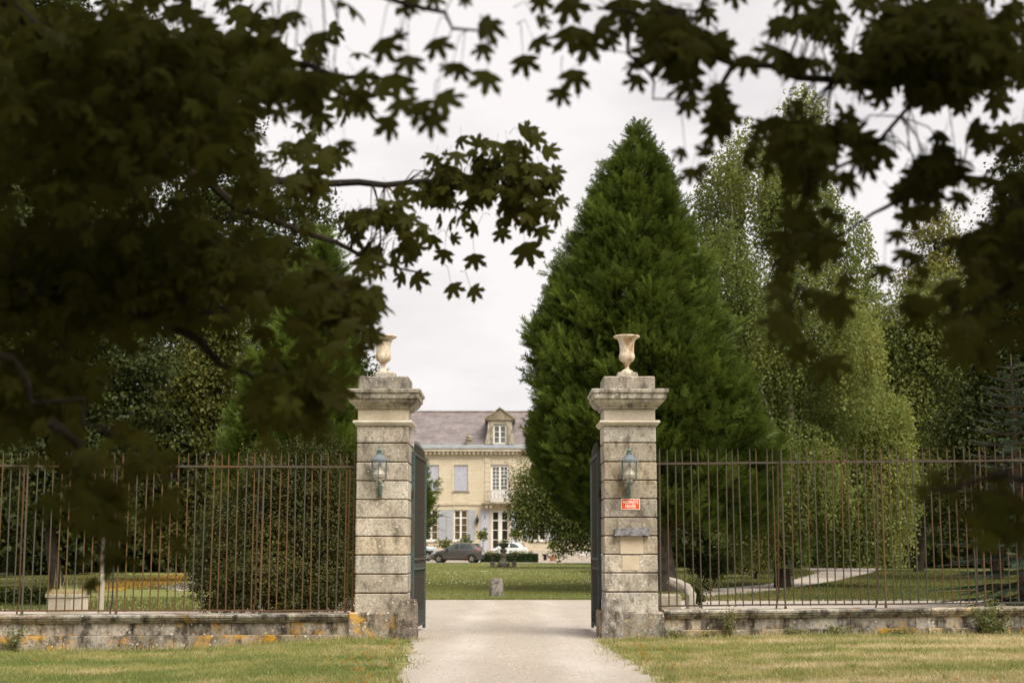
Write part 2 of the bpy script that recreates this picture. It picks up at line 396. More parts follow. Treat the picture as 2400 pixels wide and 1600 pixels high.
def soup(name, V, F, mat, parent=None, tint=None, kind=None):
    """V (n,k,3) verts of n copies, F (m,3|4) faces of one template -> one mesh"""
    n, k, _ = V.shape; F = np.asarray(F); m, s = F.shape
    me = bpy.data.meshes.new(name); me.vertices.add(n*k); me.vertices.foreach_set('co', V.reshape(-1).astype(np.float32))
    L = (F[None] + (np.arange(n)*k)[:, None, None]).reshape(-1).astype(np.int32)
    me.loops.add(len(L)); me.loops.foreach_set('vertex_index', L)
    me.polygons.add(n*m); me.polygons.foreach_set('loop_start', np.arange(0, n*m*s, s, dtype=np.int32))
    me.update(calc_edges=True); me.validate()
    if tint is not None:
        a = me.attributes.new('tint', 'FLOAT', 'POINT'); a.data.foreach_set('value', np.repeat(tint, k).astype(np.float32))
    me.materials.append(mat)
    o = link(bpy.data.objects.new(name, me), parent)
    return tag(o, kind=kind)

def blades(name, P, h, mat, tint, width=0.006, lean=0.5, label=None, cat='grass'):
    n = len(P); a = RNG.uniform(0, 2*np.pi, n); d = np.stack([np.cos(a), np.sin(a), 0*a], 1)
    l = RNG.uniform(0, 1, n)*lean; b = RNG.uniform(0, 2*np.pi, n); hh = h*RNG.uniform(0.5, 1.25, n)
    tip = P + np.stack([np.cos(b)*l*hh, np.sin(b)*l*hh, hh], 1)
    w = (width*RNG.uniform(0.6, 1.4, n))[:, None]
    V = np.stack([P - d*w, P + d*w, tip], 1)
    o = soup(name, V, [(0, 1, 2)], mat, tint=tint, kind='stuff')
    return tag(o, label, cat)
def bladesmat(name, stops):
    k = NT(name); a = k.n('ShaderNodeAttribute'); a.attribute_name = 'tint'
    c = k.ramp(a.outputs['Fac'], stops); d = k.n('ShaderNodeBsdfDiffuse'); t = k.n('ShaderNodeBsdfTranslucent')
    k.l(c, d.inputs[0]); k.l(c, t.inputs[0]); m = k.n('ShaderNodeMixShader'); m.inputs[0].default_value = 0.35
    k.l(d.outputs[0], m.inputs[1]); k.l(t.outputs[0], m.inputs[2]); k.l(m.outputs[0], k.out.inputs[0]); return k.m
M['blade'] = bladesmat('grass_blades', [(0.0, (0.20, 0.245, 0.08)), (0.45, (0.36, 0.35, 0.135)), (0.75, (0.55, 0.46, 0.26)), (1.0, (0.65, 0.55, 0.34))])
M['lawnblade'] = bladesmat('lawn_blades', [(0.0, (0.185, 0.22, 0.075)), (0.6, (0.275, 0.285, 0.105)), (1.0, (0.44, 0.375, 0.17))])
M['shaded_parkblade'] = bladesmat('shaded_park_blades', [(0.0, (0.085, 0.105, 0.034)), (0.6, (0.15, 0.16, 0.055)), (1.0, (0.36, 0.27, 0.10))])  # darker than the lawn blades, tree shade put into the colour
def vnoise(x, y, s, seed=0):
    r = np.random.default_rng(seed); T = r.uniform(0, 1, (64, 64)); x = x*s; y = y*s
    i, j = np.floor(x).astype(int), np.floor(y).astype(int); fx, fy = x-i, y-j; fx = fx*fx*(3-2*fx); fy = fy*fy*(3-2*fy)
    g = lambda a, c: T[a % 64, c % 64]
    return (g(i,j)*(1-fx)+g(i+1,j)*fx)*(1-fy) + (g(i,j+1)*(1-fx)+g(i+1,j+1)*fx)*fy
def on_drive(x, y):
    l = np.interp(y, [8, 15.2, 17, 19.5, 22, 23.2], [-1.35, -1.28, -1.30, -1.45, -1.62, -1.62])
    r = np.interp(y, [8, 15.2, 17, 19, 20.5, 22, 23.2], [1.7, 1.58, 1.55, 1.42, 1.33, 1.38, 1.42])
    return l, r
n = 330000
x = RNG.uniform(-9.5, 9.5, n); y = 13.2 + 9.75*RNG.uniform(0, 1, n)**1.15
l, r = on_drive(x, y); jl = 0.55*(vnoise(x, y, 1.3, 5)-0.5) + 0.25*(vnoise(x, y, 4.0, 6)-0.5) + RNG.normal(0, 0.10, n)
keep = ((x < l + jl) | (x > r + jl)) & (np.abs(x) < 0.37*y + 0.6)
keep &= RNG.uniform(0, 1, n) < (0.45 + 0.55*np.clip((np.maximum(l-x, x-r))/0.5, 0, 1))
x, y = x[keep], y[keep]
tn = 0.55*vnoise(x*0.6, y*1.6, 0.9, 1) + 0.30*vnoise(x, y, 3.3, 2) + 0.15*RNG.uniform(0, 1, len(x))
tn = np.clip((tn - 0.5)*1.6 + 0.5 + np.where(x > 0, 0.12, -0.20), 0, 1)
blades('verge_grass', np.stack([x, y, ground_h(x, y)], 1), 0.050, M['blade'], tn, 0.006, 1.3, 'short half dry grass of the verge either side of the drive')
n = 110000
y = 38 + 68*RNG.uniform(0, 1, n)**1.9; x = RNG.uniform(-0.14, 0.12, n)*y
tn = np.clip(0.45*vnoise(x, y*0.5, 0.5, 3) + 0.45*RNG.uniform(0, 1, n) - 0.02, 0, 1)
blades('lawn_grass', np.stack([x, y, 0*x], 1), 0.075, M['lawnblade'], tn, 0.011, 0.9, 'green lawn grass between the gate and the house')
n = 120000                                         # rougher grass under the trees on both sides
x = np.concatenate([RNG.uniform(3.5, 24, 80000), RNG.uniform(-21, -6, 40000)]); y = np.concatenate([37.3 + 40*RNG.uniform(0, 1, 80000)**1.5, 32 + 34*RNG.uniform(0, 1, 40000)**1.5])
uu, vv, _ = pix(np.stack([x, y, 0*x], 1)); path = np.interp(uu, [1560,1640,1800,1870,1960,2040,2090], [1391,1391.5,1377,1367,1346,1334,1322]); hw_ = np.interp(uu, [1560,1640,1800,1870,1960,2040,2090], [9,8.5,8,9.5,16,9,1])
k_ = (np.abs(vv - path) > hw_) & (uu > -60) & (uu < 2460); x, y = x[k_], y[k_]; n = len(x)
blades('shaded_park_blades', np.stack([x, y, 0*x], 1), 0.09, M['shaded_parkblade'], np.clip(0.6*vnoise(x, y, 0.45, 9) + 0.5*RNG.uniform(0, 1, n) - 0.05, 0, 1), 0.012, 0.9, 'rough grass under the trees behind both railings')
n = 1700
y = 39 + 40*RNG.uniform(0, 1, n)**1.6; x = RNG.uniform(-0.10, 0.09, n)*y; k_ = vnoise(x, y*2.2, 0.25, 8) > 0.52; x, y = x[k_], y[k_]
M['clover'] = plain('clover_white', (0.62, 0.60, 0.45), 0.9, 0.1)
c = np.stack([x, y, 0.05+0*x], 1); s = 0.016
T = np.array([(0,0,s),(s,0,0),(0,s,0),(-s,0,0),(0,-s,0)])*1.0
tag(soup('clover_flowers', c[:, None, :] + T[None]*RNG.uniform(0.7, 1.5, len(c))[:, None, None], [(0,1,2),(0,2,3),(0,3,4),(0,4,1)], M['clover'], kind='stuff'), 'tiny white clover flowers dotted over the lawn', 'flowers')
n = 5000
y = RNG.uniform(13.5, 37, n); x = RNG.uniform(-3.2, 3.2, n); l, r = on_drive(x, np.minimum(y, 23)); k_ = (y > 23.6) | ((x > l+0.05) & (x < r-0.05)); x, y = x[k_], y[k_]
w = np.exp(-((x-0.1)/0.5)**2)*0.8 + 0.25; k_ = RNG.uniform(0, 1, len(x)) < w; x, y = x[k_], y[k_]
M['pebble'] = plain('pebbles', (0.46, 0.375, 0.29), 0.9, 0.15, var=0.5, scale=25)
c = np.stack([x, y, 0.012+0*x], 1); T = np.array([(0,0,0.6),(1,0.2,0),(0.1,1,0),(-1,0.1,0),(0,-1,0)])*0.013
tag(soup('loose_stones', c[:, None, :] + T[None]*RNG.uniform(0.4, 1.9, len(c))[:, None, None], [(0,1,2),(0,2,3),(0,3,4),(0,4,1)], M['pebble'], kind='stuff'), 'loose pale stones scattered over the gravel drive', 'stones')
n = 5200                                           # fallen leaves along the left garden path
u_ = RNG.uniform(225, 440, n); v_ = 1379 - (u_-225)*0.10 + RNG.normal(0, 5, n) - 3
P = np.array([gr(a, c_)[:] for a, c_ in zip(u_, v_)]); k_ = (P[:,1] < 90); P = P[k_]; P[:,2] = 0.02
T = np.array([(1,0,0),(0,1.3,0.25),(-1,0,0.1),(0,-1.2,0)])*0.05
M['fallen'] = bladesmat('fallen_leaves', [(0.0, (0.30, 0.14, 0.03)), (0.6, (0.52, 0.28, 0.05)), (1.0, (0.60, 0.42, 0.10))])
tag(soup('fallen_leaves', P[:, None, :] + T[None]*RNG.uniform(0.6, 1.4, len(P))[:, None, None], [(0,1,2,3)], M['fallen'], tint=RNG.uniform(0,1,len(P)), kind='stuff'), 'orange fallen leaves beside the left garden path', 'leaves')

n = 170                                            # brown leaves blown over the verge and the drive's edges
x = RNG.uniform(-8, 8, n); y = RNG.uniform(14, 22.5, n); x[:120] = np.where(RNG.uniform(0, 1, 120) < 0.5, -1.75, 1.8) + RNG.normal(0, 0.22, 120)
l, r = on_drive(x, y); k_ = (x < l-0.15) | (x > r+0.15); x, y = x[k_], y[k_]; n = len(x)
P = np.stack([x, y, ground_h(x, y)+0.045], 1); T = np.array([(1,0,0),(0,1.3,0.4),(-1,0,0.15),(0,-1.2,0)])*0.028
tag(soup('blown_leaves', P[:, None, :] + T[None]*RNG.uniform(0.6, 1.4, n)[:, None, None], [(0,1,2,3)], M['fallen'], tint=RNG.uniform(0, 0.15, n), kind='stuff'), 'few brown leaves blown over the verge and drive edges', 'leaves')
n = 9000                                           # rank tufts standing above the mown verge
cx_ = RNG.uniform(-8.5, 8.5, 300); cy_ = RNG.uniform(14, 22.4, 300); l, r = on_drive(cx_, cy_); cx_ = np.where((cx_ > l-0.1) & (cx_ < r+0.1), np.where(cx_ > 0, r+RNG.uniform(-0.1, 0.3, 300), l-RNG.uniform(-0.1, 0.3, 300)), cx_)
k_ = RNG.integers(0, 300, n); x = cx_[k_] + RNG.normal(0, 0.045, n); y = cy_[k_] + RNG.normal(0, 0.045, n)
blades('verge_tufts', np.stack([x, y, ground_h(x, y)], 1), 0.075, M['blade'], np.clip(RNG.uniform(0, 0.75, 300)[k_] + RNG.normal(0, 0.12, n), 0, 1), 0.006, 0.9, 'longer grass tufts standing out of the mown verge')
# ------------------------------------------------------------------ gate pillars
YF = 22.8
zf = lambda v, u=900, Y=YF: at(u, v, Y).z
xf = lambda u, v=1200, Y=YF: at(u, v, Y).x
def make_pillar(uL, uR, lines, v_plinth, plinth_out, label):
    x0, x1 = xf(uL), xf(uR); hw = (x1-x0)/2; cx, cy = (x0+x1)/2, YF+hw
    t = thing('gate_pillar', label, 'pillar', (cx, cy, 0), 0, 'stone gate pillars')
    zl = [zf(v) for v in lines]                  # course joints, top first
    MB().box(-hw+0.022, hw-0.022, -hw+0.022, hw-0.022, 0.1, zl[0]-0.02).build('joint_core', M['joint'], t)
    for i in range(len(zl)-1):
        e = random.uniform(-0.003, 0.003)
        MB().box(-hw+e, hw+e, -hw+e, hw, zl[i+1]+0.007, zl[i]-0.007, 0.013).build('stone_block', M['stone'], t)
    zp = zf(v_plinth)
    MB().box(-hw+0.004, hw-0.004, -hw+0.004, hw, zp-0.02, zl[-1]-0.009, 0.012).build('stone_block', M['stone'], t)
    MB().box(-hw-plinth_out, hw+plinth_out, -hw-0.07, hw+0.08, -0.25, zp, 0.025).build('plinth', M['stone_base'], t)
    za, zb = zf(996), zf(985)
    MB().square([(hw-0.01, za-0.004), (hw+0.035, za), (hw+0.035, za+0.02), (hw+0.062, za+0.032), (hw+0.068, (za+zb)/2+0.016), (hw+0.055, zb), (hw-0.01, zb+0.003)]).build('astragal', M['stone_pale'], t)
    zc = zf(957)
    MB().box(-hw+0.008, hw-0.008, -hw+0.008, hw-0.008, zb+0.003, zc+0.002, 0.01).build('frieze_block', M['stone_pale'], t)
    z2, z3, z4, z5 = zf(951), zf(935), zf(922), zf(913)
    MB().square([(hw+0.0, zc), (hw+0.03, zc+0.002), (hw+0.035, z2-0.004), (hw+0.05, z2), (hw+0.085, z2+(z3-z2)*0.2), (hw+0.12, z2+(z3-z2)*0.5), (hw+0.14, z3-0.008), (hw+0.14, z3),
                 (hw+0.165, z3+0.002), (hw+0.168, z4), (hw+0.192, z4+0.004), (hw+0.198, z5-0.012), (hw+0.185, z5), (hw-0.02, z5+0.006)]).build('cornice', M['stone_top'], t)
    z6, z7 = zf(881, Y=YF+0.0), zf(870)
    MB().box(-hw+0.005, hw-0.002, -hw+0.004, hw-0.004, z5+0.006, z6, 0.02).build('cap_block', M['stone_top'], t)
    MB().box(-0.165, 0.165, -0.165, 0.165, z6, z7+0.02, 0.014).build('urn_base', M['stone_top'], t)
    return t, cx, cy, hw, z7+0.02
LL = [995, 1038, 1082.5, 1126, 1170, 1213, 1256.5, 1300, 1345, 1389.5]
LR = [995, 1037, 1081.5, 1125, 1168, 1212, 1255, 1298.5, 1342, 1386.5]
pL, cxL, cyL, hwL, zuL = make_pillar(834, 955.5, LL, 1434, 0.09, 'square stone gate pillar on the left, without a sign, urn on top')
pR, cxR, cyR, hwR, zuR = make_pillar(1416, 1540, LR, 1433, 0.09, 'square stone gate pillar on the right, carrying the red sign, urn on top')

def make_urn(cx, cy, z, label):
    t = thing('garden_urn', label, 'urn', (cx, cy, z), 0, 'white urns on the gate pillars')
    MB().lathe([(0.10,0),(0.102,0.02),(0.095,0.035),(0.07,0.05),(0.045,0.065)], 28).build('foot', M['urn'], t, True)
    MB().lathe([(0.045,0.062),(0.036,0.085),(0.034,0.125),(0.04,0.14),(0.058,0.148),(0.058,0.157),(0.04,0.165)], 28).build('stem', M['urn'], t, True)
    fn = lambda a, zz: 1 + (0.035*abs(math.sin(a*9)) if 0.185 < zz < 0.30 else 0)
    MB().lathe([(0.038,0.162),(0.075,0.178),(0.108,0.205),(0.124,0.245),(0.128,0.285),(0.122,0.315),(0.118,0.33),(0.115,0.38),(0.118,0.44),(0.126,0.50),(0.145,0.545),(0.17,0.572),(0.16,0.58),(0.12,0.53)], 72, fn=fn).build('bowl', M['urn'], t, True)
    MB().lathe([(0.165,0.568),(0.20,0.582),(0.219,0.596),(0.222,0.606),(0.212,0.616),(0.18,0.612),(0.155,0.59)], 40).build('rim', M['urn'], t, True)
    return t
make_urn(xf(898.5, 820, cyL), cyL, zuL, 'rusty white urn on the left gate pillar, overlapped by a dark leaf')
make_urn(xf(1469, 820, cyR), cyR, zuR, 'rusty white urn on the right gate pillar, in front of the big conifer')

def make_lantern(u, label, dv=0):
    zt = zf(1050+dv, Y=YF-0.2); yb = YF; sc = 1.0
    t = thing('wall_lantern', label, 'lantern', (xf(u, 1100, YF-0.2), YF-0.20, zf(1164+dv, Y=YF-0.05)), 0, 'lanterns on the gate pillars')
    H = lambda v: zf(v+dv, Y=YF-0.2) - t.location.z
    MB().box(-0.034, 0.034, 0.165, 0.197, -0.01, H(1136), 0.008).build('back_plate', M['verdigris'], t)
    b = MB(); b.tube([(0,0.17,0.05),(0,0.10,0.04),(0,0.04,H(1150)),(0,0,H(1136)),(0,0,H(1120))], [0.02,0.022,0.024,0.022,0.03], 8)
    b.tube([(0,0.17,0.16),(0,0.09,0.13),(0,0.02,H(1145))], 0.012, 6)
    b.build('bracket_arm', M['verdigris'], t, True)
    hz0, hz1 = H(1121), H(1080); R = 0.124
    for k in range(6):
        a = math.pi/6 + k*math.pi/3; ca, sa = math.cos(a), math.sin(a)
        MB().tube([(0.03*ca,0.03*sa,H(1134)), (0.09*ca,0.09*sa,H(1129)), (R*0.97*ca,R*0.97*sa,hz0-0.01), (R*ca,R*sa,hz0+0.02), (R*1.04*ca,R*1.04*sa,hz1)], 0.0065, 5).build('cage_rod', M['verdigris'], t, True)
    for k in range(6):
        a0 = math.pi/6 + k*math.pi/3; a1 = a0 + math.pi/3; r0, r1 = R*0.95, R*0.99
        MB().add([(r0*math.cos(a0),r0*math.sin(a0),hz0),(r0*math.cos(a1),r0*math.sin(a1),hz0),(r1*math.cos(a1),r1*math.sin(a1),hz1),(r1*math.cos(a0),r1*math.sin(a0),hz1)],[(0,1,2,3)]).build('glass_pane', M['lamp_glass'], t)
    z0 = H(1121)
    MB().lathe([(0.03,z0-0.06),(0.05,z0-0.03),(0.03,z0),(0.085,z0+0.02),(0.10,z0+0.06),(0.08,z0+0.10),(0.045,z0+0.14),(0.035,z0+0.20),(0.02,z0+0.23)], 20).build('lamp_chimney', M['bulb'], t, True)
    zr0, zr1 = H(1081), H(1066)
    MB().lathe([(0.137,zr0-0.012),(0.142,zr0),(0.142,zr0+0.02),(0.125,zr0+0.024),(0.09,zr0+0.062),(0.06,zr1+0.0),(0.055,zr1+0.004)], 24, fn=lambda a, z_: 1+0.012*math.cos(24*a)).build('roof', M['zinc_cap'], t, True)
    MB().lathe([(0.05,zr1),(0.05,zr1+0.035),(0.036,zr1+0.04),(0.032,zr1+0.06),(0.05,zr1+0.064),(0.03,zr1+0.078),(0.012,zr1+0.095),(0.008,zr1+0.11),(0.017,zr1+0.12),(0.012,zr1+0.135),(0.003,zr1+0.15)], 16).build('finial', M['verdigris'], t, True)
    return t
make_lantern(889, 'green metal wall lantern on the left gate pillar', -1)
make_lantern(1475, 'green metal wall lantern on the right gate pillar above the red sign', 0)

# the red sign
sx0, sx1, sz0, sz1 = xf(1455.5), xf(1500), zf(1194), zf(1167.5)
t = thing('private_property_sign', 'red and white private property sign under the right lantern', 'sign', ((sx0+sx1)/2, YF-0.004, sz0))
w, h = (sx1-sx0)/2, sz1-sz0
def rrect(w, z0, z1, r, n=4):
    out = []
    for (cx_, cz_, a0) in ((w-r, z1-r, 0), (-w+r, z1-r, 90), (-w+r, z0+r, 180), (w-r, z0+r, 270)):
        for k in range(n+1):
            a = math.radians(a0 + 90*k/n); out.append((cx_ + r*math.cos(a), cz_ + r*math.sin(a)))
    return out
MB().prism(rrect(w, 0, h, 0.018), -0.006, 0.0).build('white_plate', M['sign_white'], t)
MB().prism(rrect(w-0.012, 0.012, h-0.012, 0.010), -0.0085, -0.0062).build('red_field', M['sign_red'], t)
def lettering(txt, z, hgt, wid):
    c = bpy.data.curves.new('lettering', 'FONT'); c.body = txt; c.align_x = 'CENTER'; c.size = hgt/0.70; c.extrude = 0.0008; c.offset = 0.0012
    o = bpy.data.objects.new('lettering', c); link(o, t, (0, -0.0098, z)); o.rotation_euler = (math.pi/2, 0, 0)
    c.materials.append(M['sign_white']); bpy.context.view_layer.update()
    me = bpy.data.meshes.new_from_object(o.evaluated_get(bpy.context.evaluated_depsgraph_get())); xs_ = [q.co.x for q in me.vertices]
    bpy.data.objects.remove(o); o = part('lettering', me, t, (0, -0.0098, z)); o.rotation_euler = (math.pi/2, 0, 0)
    o.scale = (wid/max(max(xs_)-min(xs_), 1e-3), 1, 1); return o
lettering('PROPRIÉTÉ', h*0.53, 0.052, w*1.62); lettering('PRIVÉE', h*0.15, 0.052, w*1.12)

# letter slot
t = thing('letter_slot', 'weathered slate ledge of the letter slot on the right pillar', 'letterbox', (xf(1480), YF, zf(1255)))
lw = xf(1520.5)-xf(1480)
b = MB(); P = []
for i in range(15):
    q = -lw + 2*lw*i/14; P.append((q, zf(1237)-zf(1255) + random.uniform(-0.012, 0.006)))
b.prism([(-lw, 0.0)] + [(q, random.uniform(-0.006, 0.008)) for q in np.linspace(-lw*0.8, lw*0.9, 9)] + [(lw, 0.004)] + P[::-1], -0.10, 0.0).build('ledge', M['slate'], t)
MB().box(xf(1453)-xf(1480), xf(1506)-xf(1480), -0.010, -0.003, zf(1299)-zf(1255)+0.01, -0.004, 0.003).build('render_patch', M['patch'], t)
MB().box(xf(1457)-xf(1480), xf(1496)-xf(1480), -0.008, -0.003, zf(1336)-zf(1255), zf(1302)-zf(1255), 0.002).build('render_patch', M['patch'], t)

# guard stones
def guard(u0t, u1t, u0b, u1b, vt, vb, label):
    Y = YF-0.30; x = [xf(u, 1440, Y) for u in (u0b, u1b, u1t, u0t)]; zt, zb = zf(vt, Y=Y), -0.2
    bm = bmesh.new(); rows = []
    for i in range(9):
        f = i/8; z = zb + (zt-zb)*f; a = x[0] + (x[3]-x[0])*f; c = x[1] + (x[2]-x[1])*f; pinch = 1 - 0.10*max(0, f-0.8)/0.2
        ring = []
        for k in range(16):
            an = 2*math.pi*k/16; ex = 0.5
            px = math.copysign(abs(math.cos(an))**ex, math.cos(an)); py = math.copysign(abs(math.sin(an))**ex, math.sin(an))
            ring.append(bm.verts.new(((a+c)/2 + px*(c-a)/2*pinch + random.gauss(0, 0.008), Y + 0.14 + py*0.17*pinch + random.gauss(0, 0.008), z + (random.gauss(0, 0.008) if i else 0))))
        rows.append(ring)
    for i in range(8):
        for k in range(16): bm.faces.new((rows[i][k], rows[i][(k+1)%16], rows[i+1][(k+1)%16], rows[i+1][k]))
    bm.faces.new(rows[-1])
    me = bpy.data.meshes.new('guard_stone'); bmesh.ops.recalc_face_normals(bm, faces=bm.faces); bm.to_mesh(me); bm.free()
    me.materials.append(M['stone_guard'])
    tag(link(bpy.data.objects.new('guard_stone', me)), label, 'guard stone', 'guard stones at the gate')
guard(935, 977, 920, 979, 1405, 1498, 'rough leaning guard stone at the foot of the left gate pillar')
guard(1415, 1461, 1408, 1464, 1402, 1487, 'rough dark guard stone at the foot of the right gate pillar')

# ------------------------------------------------------------------ low boundary walls
def make_wall(xA, xB, zt, label, dz, dy, base_course):
    """from xA (at the pillar) outwards to xB; dz, dy = rise and step towards the camera at the far end"""
    t = thing('boundary_wall', label, 'wall', (xA, YF, 0)); L = xB-xA; sg = 1 if L > 0 else -1
    f = lambda x: (x-xA)/L
    yo = lambda x: dy*f(x); zo = lambda x: dz*f(x)
    def seg(name, x0, x1, prof, mat):               # prof: (y,z) polygon, extruded along x with the skew
        vs = []; m = len(prof)
        for x in (x0, x1): vs += [(x-xA, y_+yo(x), z_+zo(x)) for y_, z_ in prof]
        fs = [tuple(range(m)), tuple(range(m, 2*m))[::-1]] + [(i, (i+1)%m, (i+1)%m+m, i+m) for i in range(m)]
        MB().add(vs, fs).build(name, mat, t)
    def cuts(lo, hi):
        out = [xA]; 
        while abs(out[-1]-xB) > 0.05:
            nxt = out[-1] + sg*random.uniform(lo, hi)
            out.append(xB if (nxt-xB)*sg > -0.35 else nxt)
        return out
    def go(name, lo, hi, prof, mat, gap=0.004):
        c = cuts(lo, hi)
        for a, e in zip(c[:-1], c[1:]):
            j = random.uniform(-0.006, 0.006)
            seg(name, a+sg*gap, e-sg*gap, [(y_+j, z_) for y_, z_ in prof], mat)
    cp = [(0.44, zt-0.13), (0.02, zt-0.13), (0.0, zt-0.118), (-0.005, zt-0.10), (-0.03, zt-0.092), (-0.05, zt-0.075), (-0.052, zt-0.05), (-0.075, zt-0.042), (-0.08, zt-0.012), (-0.07, zt), (0.44, zt+0.004)]
    go('coping_stone', 0.9, 1.5, cp, M['coping'])
    zb = zt - 0.315 if base_course else zt - 0.30
    go('wall_stone', 0.5, 1.1, [(0.40, zb), (0.045, zb), (0.04, zt-0.134), (0.40, zt-0.134)], M['wall_stone'])
    go('base_stone', 0.8, 1.6, [(0.43, -0.4), (-0.055, -0.4), (-0.04, zb-0.012), (-0.02, zb-0.004), (0.43, zb-0.004)], M['stone_base'])
    return t
wl_ = make_wall(xf(834)-0.09, -9.6, zf(1437.5, 700), 'low lichened stone wall under the left railing', -0.02, -0.35, True)
wr_ = make_wall(xf(1540)+0.09, 9.6, zf(1430, 1700), 'low stone wall with weeds under the right railing', 0.06, 0.0, False)

# ------------------------------------------------------------------ iron railings
def make_fence(u_first, n, side, mat, zr, zrb, ztip, zwall, dz, dy, posts, label):
    Y = YF + 0.17; sp = 0.1325; xA = xf(u_first, 1250, Y)
    t = thing('iron_railing', label, 'railing', (xA, Y, 0)); L = sp*(n+0.6)
    g = lambda x: abs(x)/L
    bar = MB().tube([(0,0,zrb-0.01),(0,0,zr+0.02),(0,0,zr+0.10),(0,0,ztip-0.02),(0,0,ztip)], [0.0108,0.0108,0.0108,0.0055,0.002], 7).mesh('bar', mat, True)
    post = MB().tube([(0,0,zwall-0.05),(0,0,zwall+0.035),(0,0,zwall+0.05),(0,0,zr+0.02),(0,0,zr+0.12),(0,0,ztip-0.02),(0,0,ztip)], [0.026,0.022,0.016,0.015,0.0145,0.007,0.002], 8).mesh('post', mat, True)
    for i in range(n):
        x = side*sp*i; o = part('post' if i in posts else 'bar', post if i in posts else bar, t, (x + random.gauss(0, 0.004), dy*g(x), dz*g(x)+random.gauss(0, 0.006)))
        o.rotation_euler = (random.gauss(0, 0.006), random.gauss(0, 0.0065), random.uniform(0, 6))
    for z, hh in ((zr, 0.016), (zrb, 0.012)):
        m = 14; pts = [(side*L*k/m - side*0.06, dy*k/m, z + dz*k/m + random.gauss(0, 0.003)) for k in range(m+1)]
        bld = MB()
        for k in range(m):
            (xa, ya, za), (xb, yb, zb) = pts[k], pts[k+1]
            bld.add([(xa,ya-0.02,za-hh),(xa,ya+0.02,za-hh),(xa,ya+0.02,za+hh),(xa,ya-0.02,za+hh),(xb,yb-0.02,zb-hh),(xb,yb+0.02,zb-hh),(xb,yb+0.02,zb+hh),(xb,yb-0.02,zb+hh)],
                    [(0,1,5,4),(1,2,6,5),(2,3,7,6),(3,0,4,7)] + ([(0,3,2,1)] if k == 0 else []) + ([(4,5,6,7)] if k == m-1 else []))
        bld.build('rail', mat, t)
    for i in posts:
        x = side*(sp*i) - 0.095
        MB().tube([(x+0.03, dy*g(x)+0.01, zr+dz*g(x)), (x+0.015, dy*g(x)+0.05, zr*0.62), (x+0.005, dy*g(x)+0.12, zwall+0.22), (x-0.02, dy*g(x)+0.14, zwall+0.09), (x-0.035, dy*g(x)+0.15, zwall-0.02)], 0.014, 7).build('stay', mat, t, True)
    return t
YR = YF+0.17
zz = lambda v: at(1200, v, YR).z
make_fence(828, 50, -1, M['iron_left'], zz(1093.5), zz(1429), zz(1061), zf(1437.5, 700), 0.0, -0.30, (0, 11, 28, 39), 'rust orange iron railing of spiked bars left of the gate')
make_fence(1546, 50, 1, M['iron_right'], zz(1086), zz(1419.5), zz(1052), zf(1430, 1700), 0.06, 0.0, (0, 15, 27, 39), 'brown iron railing of spiked bars right of the gate')

# ------------------------------------------------------------------ the two open gate leaves
def make_gate(xn, xfar, yn, label):
    W_ = 1.50; ang = math.atan2(W_, xfar-xn) 
    t = thing('iron_gate', label, 'gate', (xn, yn, 0), ang, 'open iron gate leaves')
    zb, zt, zl0, zl1 = 0.07, 2.97, 1.07, 1.23
    MB().box(-0.03, 0.03, -0.03, 0.03, 0.02, zt+0.03, 0.006).build('hinge_stile', M['iron_edge'], t)
    MB().box(W_-0.025, W_+0.025, -0.025, 0.025, 0.04, zt-0.03, 0.006).build('meeting_stile', M['iron_edge'], t)
    sag = lambda x: -0.05*x/W_
    for z in (zb+0.06, zl0, zl1, zt):
        MB().add([(0.03,-0.018,z-0.02),(0.03,0.018,z-0.02),(0.03,0.018,z+0.02),(0.03,-0.018,z+0.02),(W_-0.025,-0.018,z-0.02+(sag(W_) if z>2 else 0)),(W_-0.025,0.018,z-0.02+(sag(W_) if z>2 else 0)),(W_-0.025,0.018,z+0.02+(sag(W_) if z>2 else 0)),(W_-0.025,-0.018,z+0.02+(sag(W_) if z>2 else 0))],
                 [(0,1,5,4),(1,2,6,5),(2,3,7,6),(3,0,4,7),(0,3,2,1),(4,5,6,7)]).build('rail', M['iron_edge'], t)
    nb = 11
    for i in range(nb):
        x = 0.03 + (W_-0.055)*(i+1)/(nb+1); top = zt + 0.20 + 0.06*math.sin(math.pi*(i+1)/(nb+1)) - 0.10*(i/nb)
        MB().tube([(x,0,zb+0.05),(x,0,zt),(x,0,top-0.10),(x,0,top)], [0.012,0.012,0.011,0.002], 6).build('bar', M['iron_gate'], t, True)
    for i in range(nb+1):
        x = 0.03 + (W_-0.055)*(i+0.5)/(nb+1)
        MB().tube([(x,0,zb+0.05),(x,0,zl0-0.12),(x,0,zl0-0.06)], [0.009,0.009,0.002], 5).build('dog_bar', M['iron_gate'], t, True)
        b = MB()
        for s in (-1, 1):
            b.tube([(x+s*0.004,0,zl0+0.02),(x+s*0.035,0,zl0+0.05),(x+s*0.042,0,zl0+0.085),(x+s*0.02,0,zl0+0.12),(x+s*0.035,0,zl1-0.02)], 0.007, 5)
        b.build('scroll', M['iron_edge'], t, True)
    for z in (0.5, 2.3):
        MB().tube([(-0.05,0,z-0.05),(-0.05,0,z+0.05)], 0.022, 8).build('hinge', M['iron_gate'], t, True)
    MB().box(0.03, W_-0.025, -0.006, 0.006, zb+0.08, zb+0.30).build('kick_plate', M['iron_edge'], t)
    return t
make_gate(xf(966.5, 1300, 23.62), xf(995, 1300, 25.1), 23.62, 'left leaf of the iron gate standing open inwards')
make_gate(xf(1404.5, 1300, 23.62), xf(1388, 1300, 25.1), 23.62, 'right leaf of the iron gate standing open inwards')
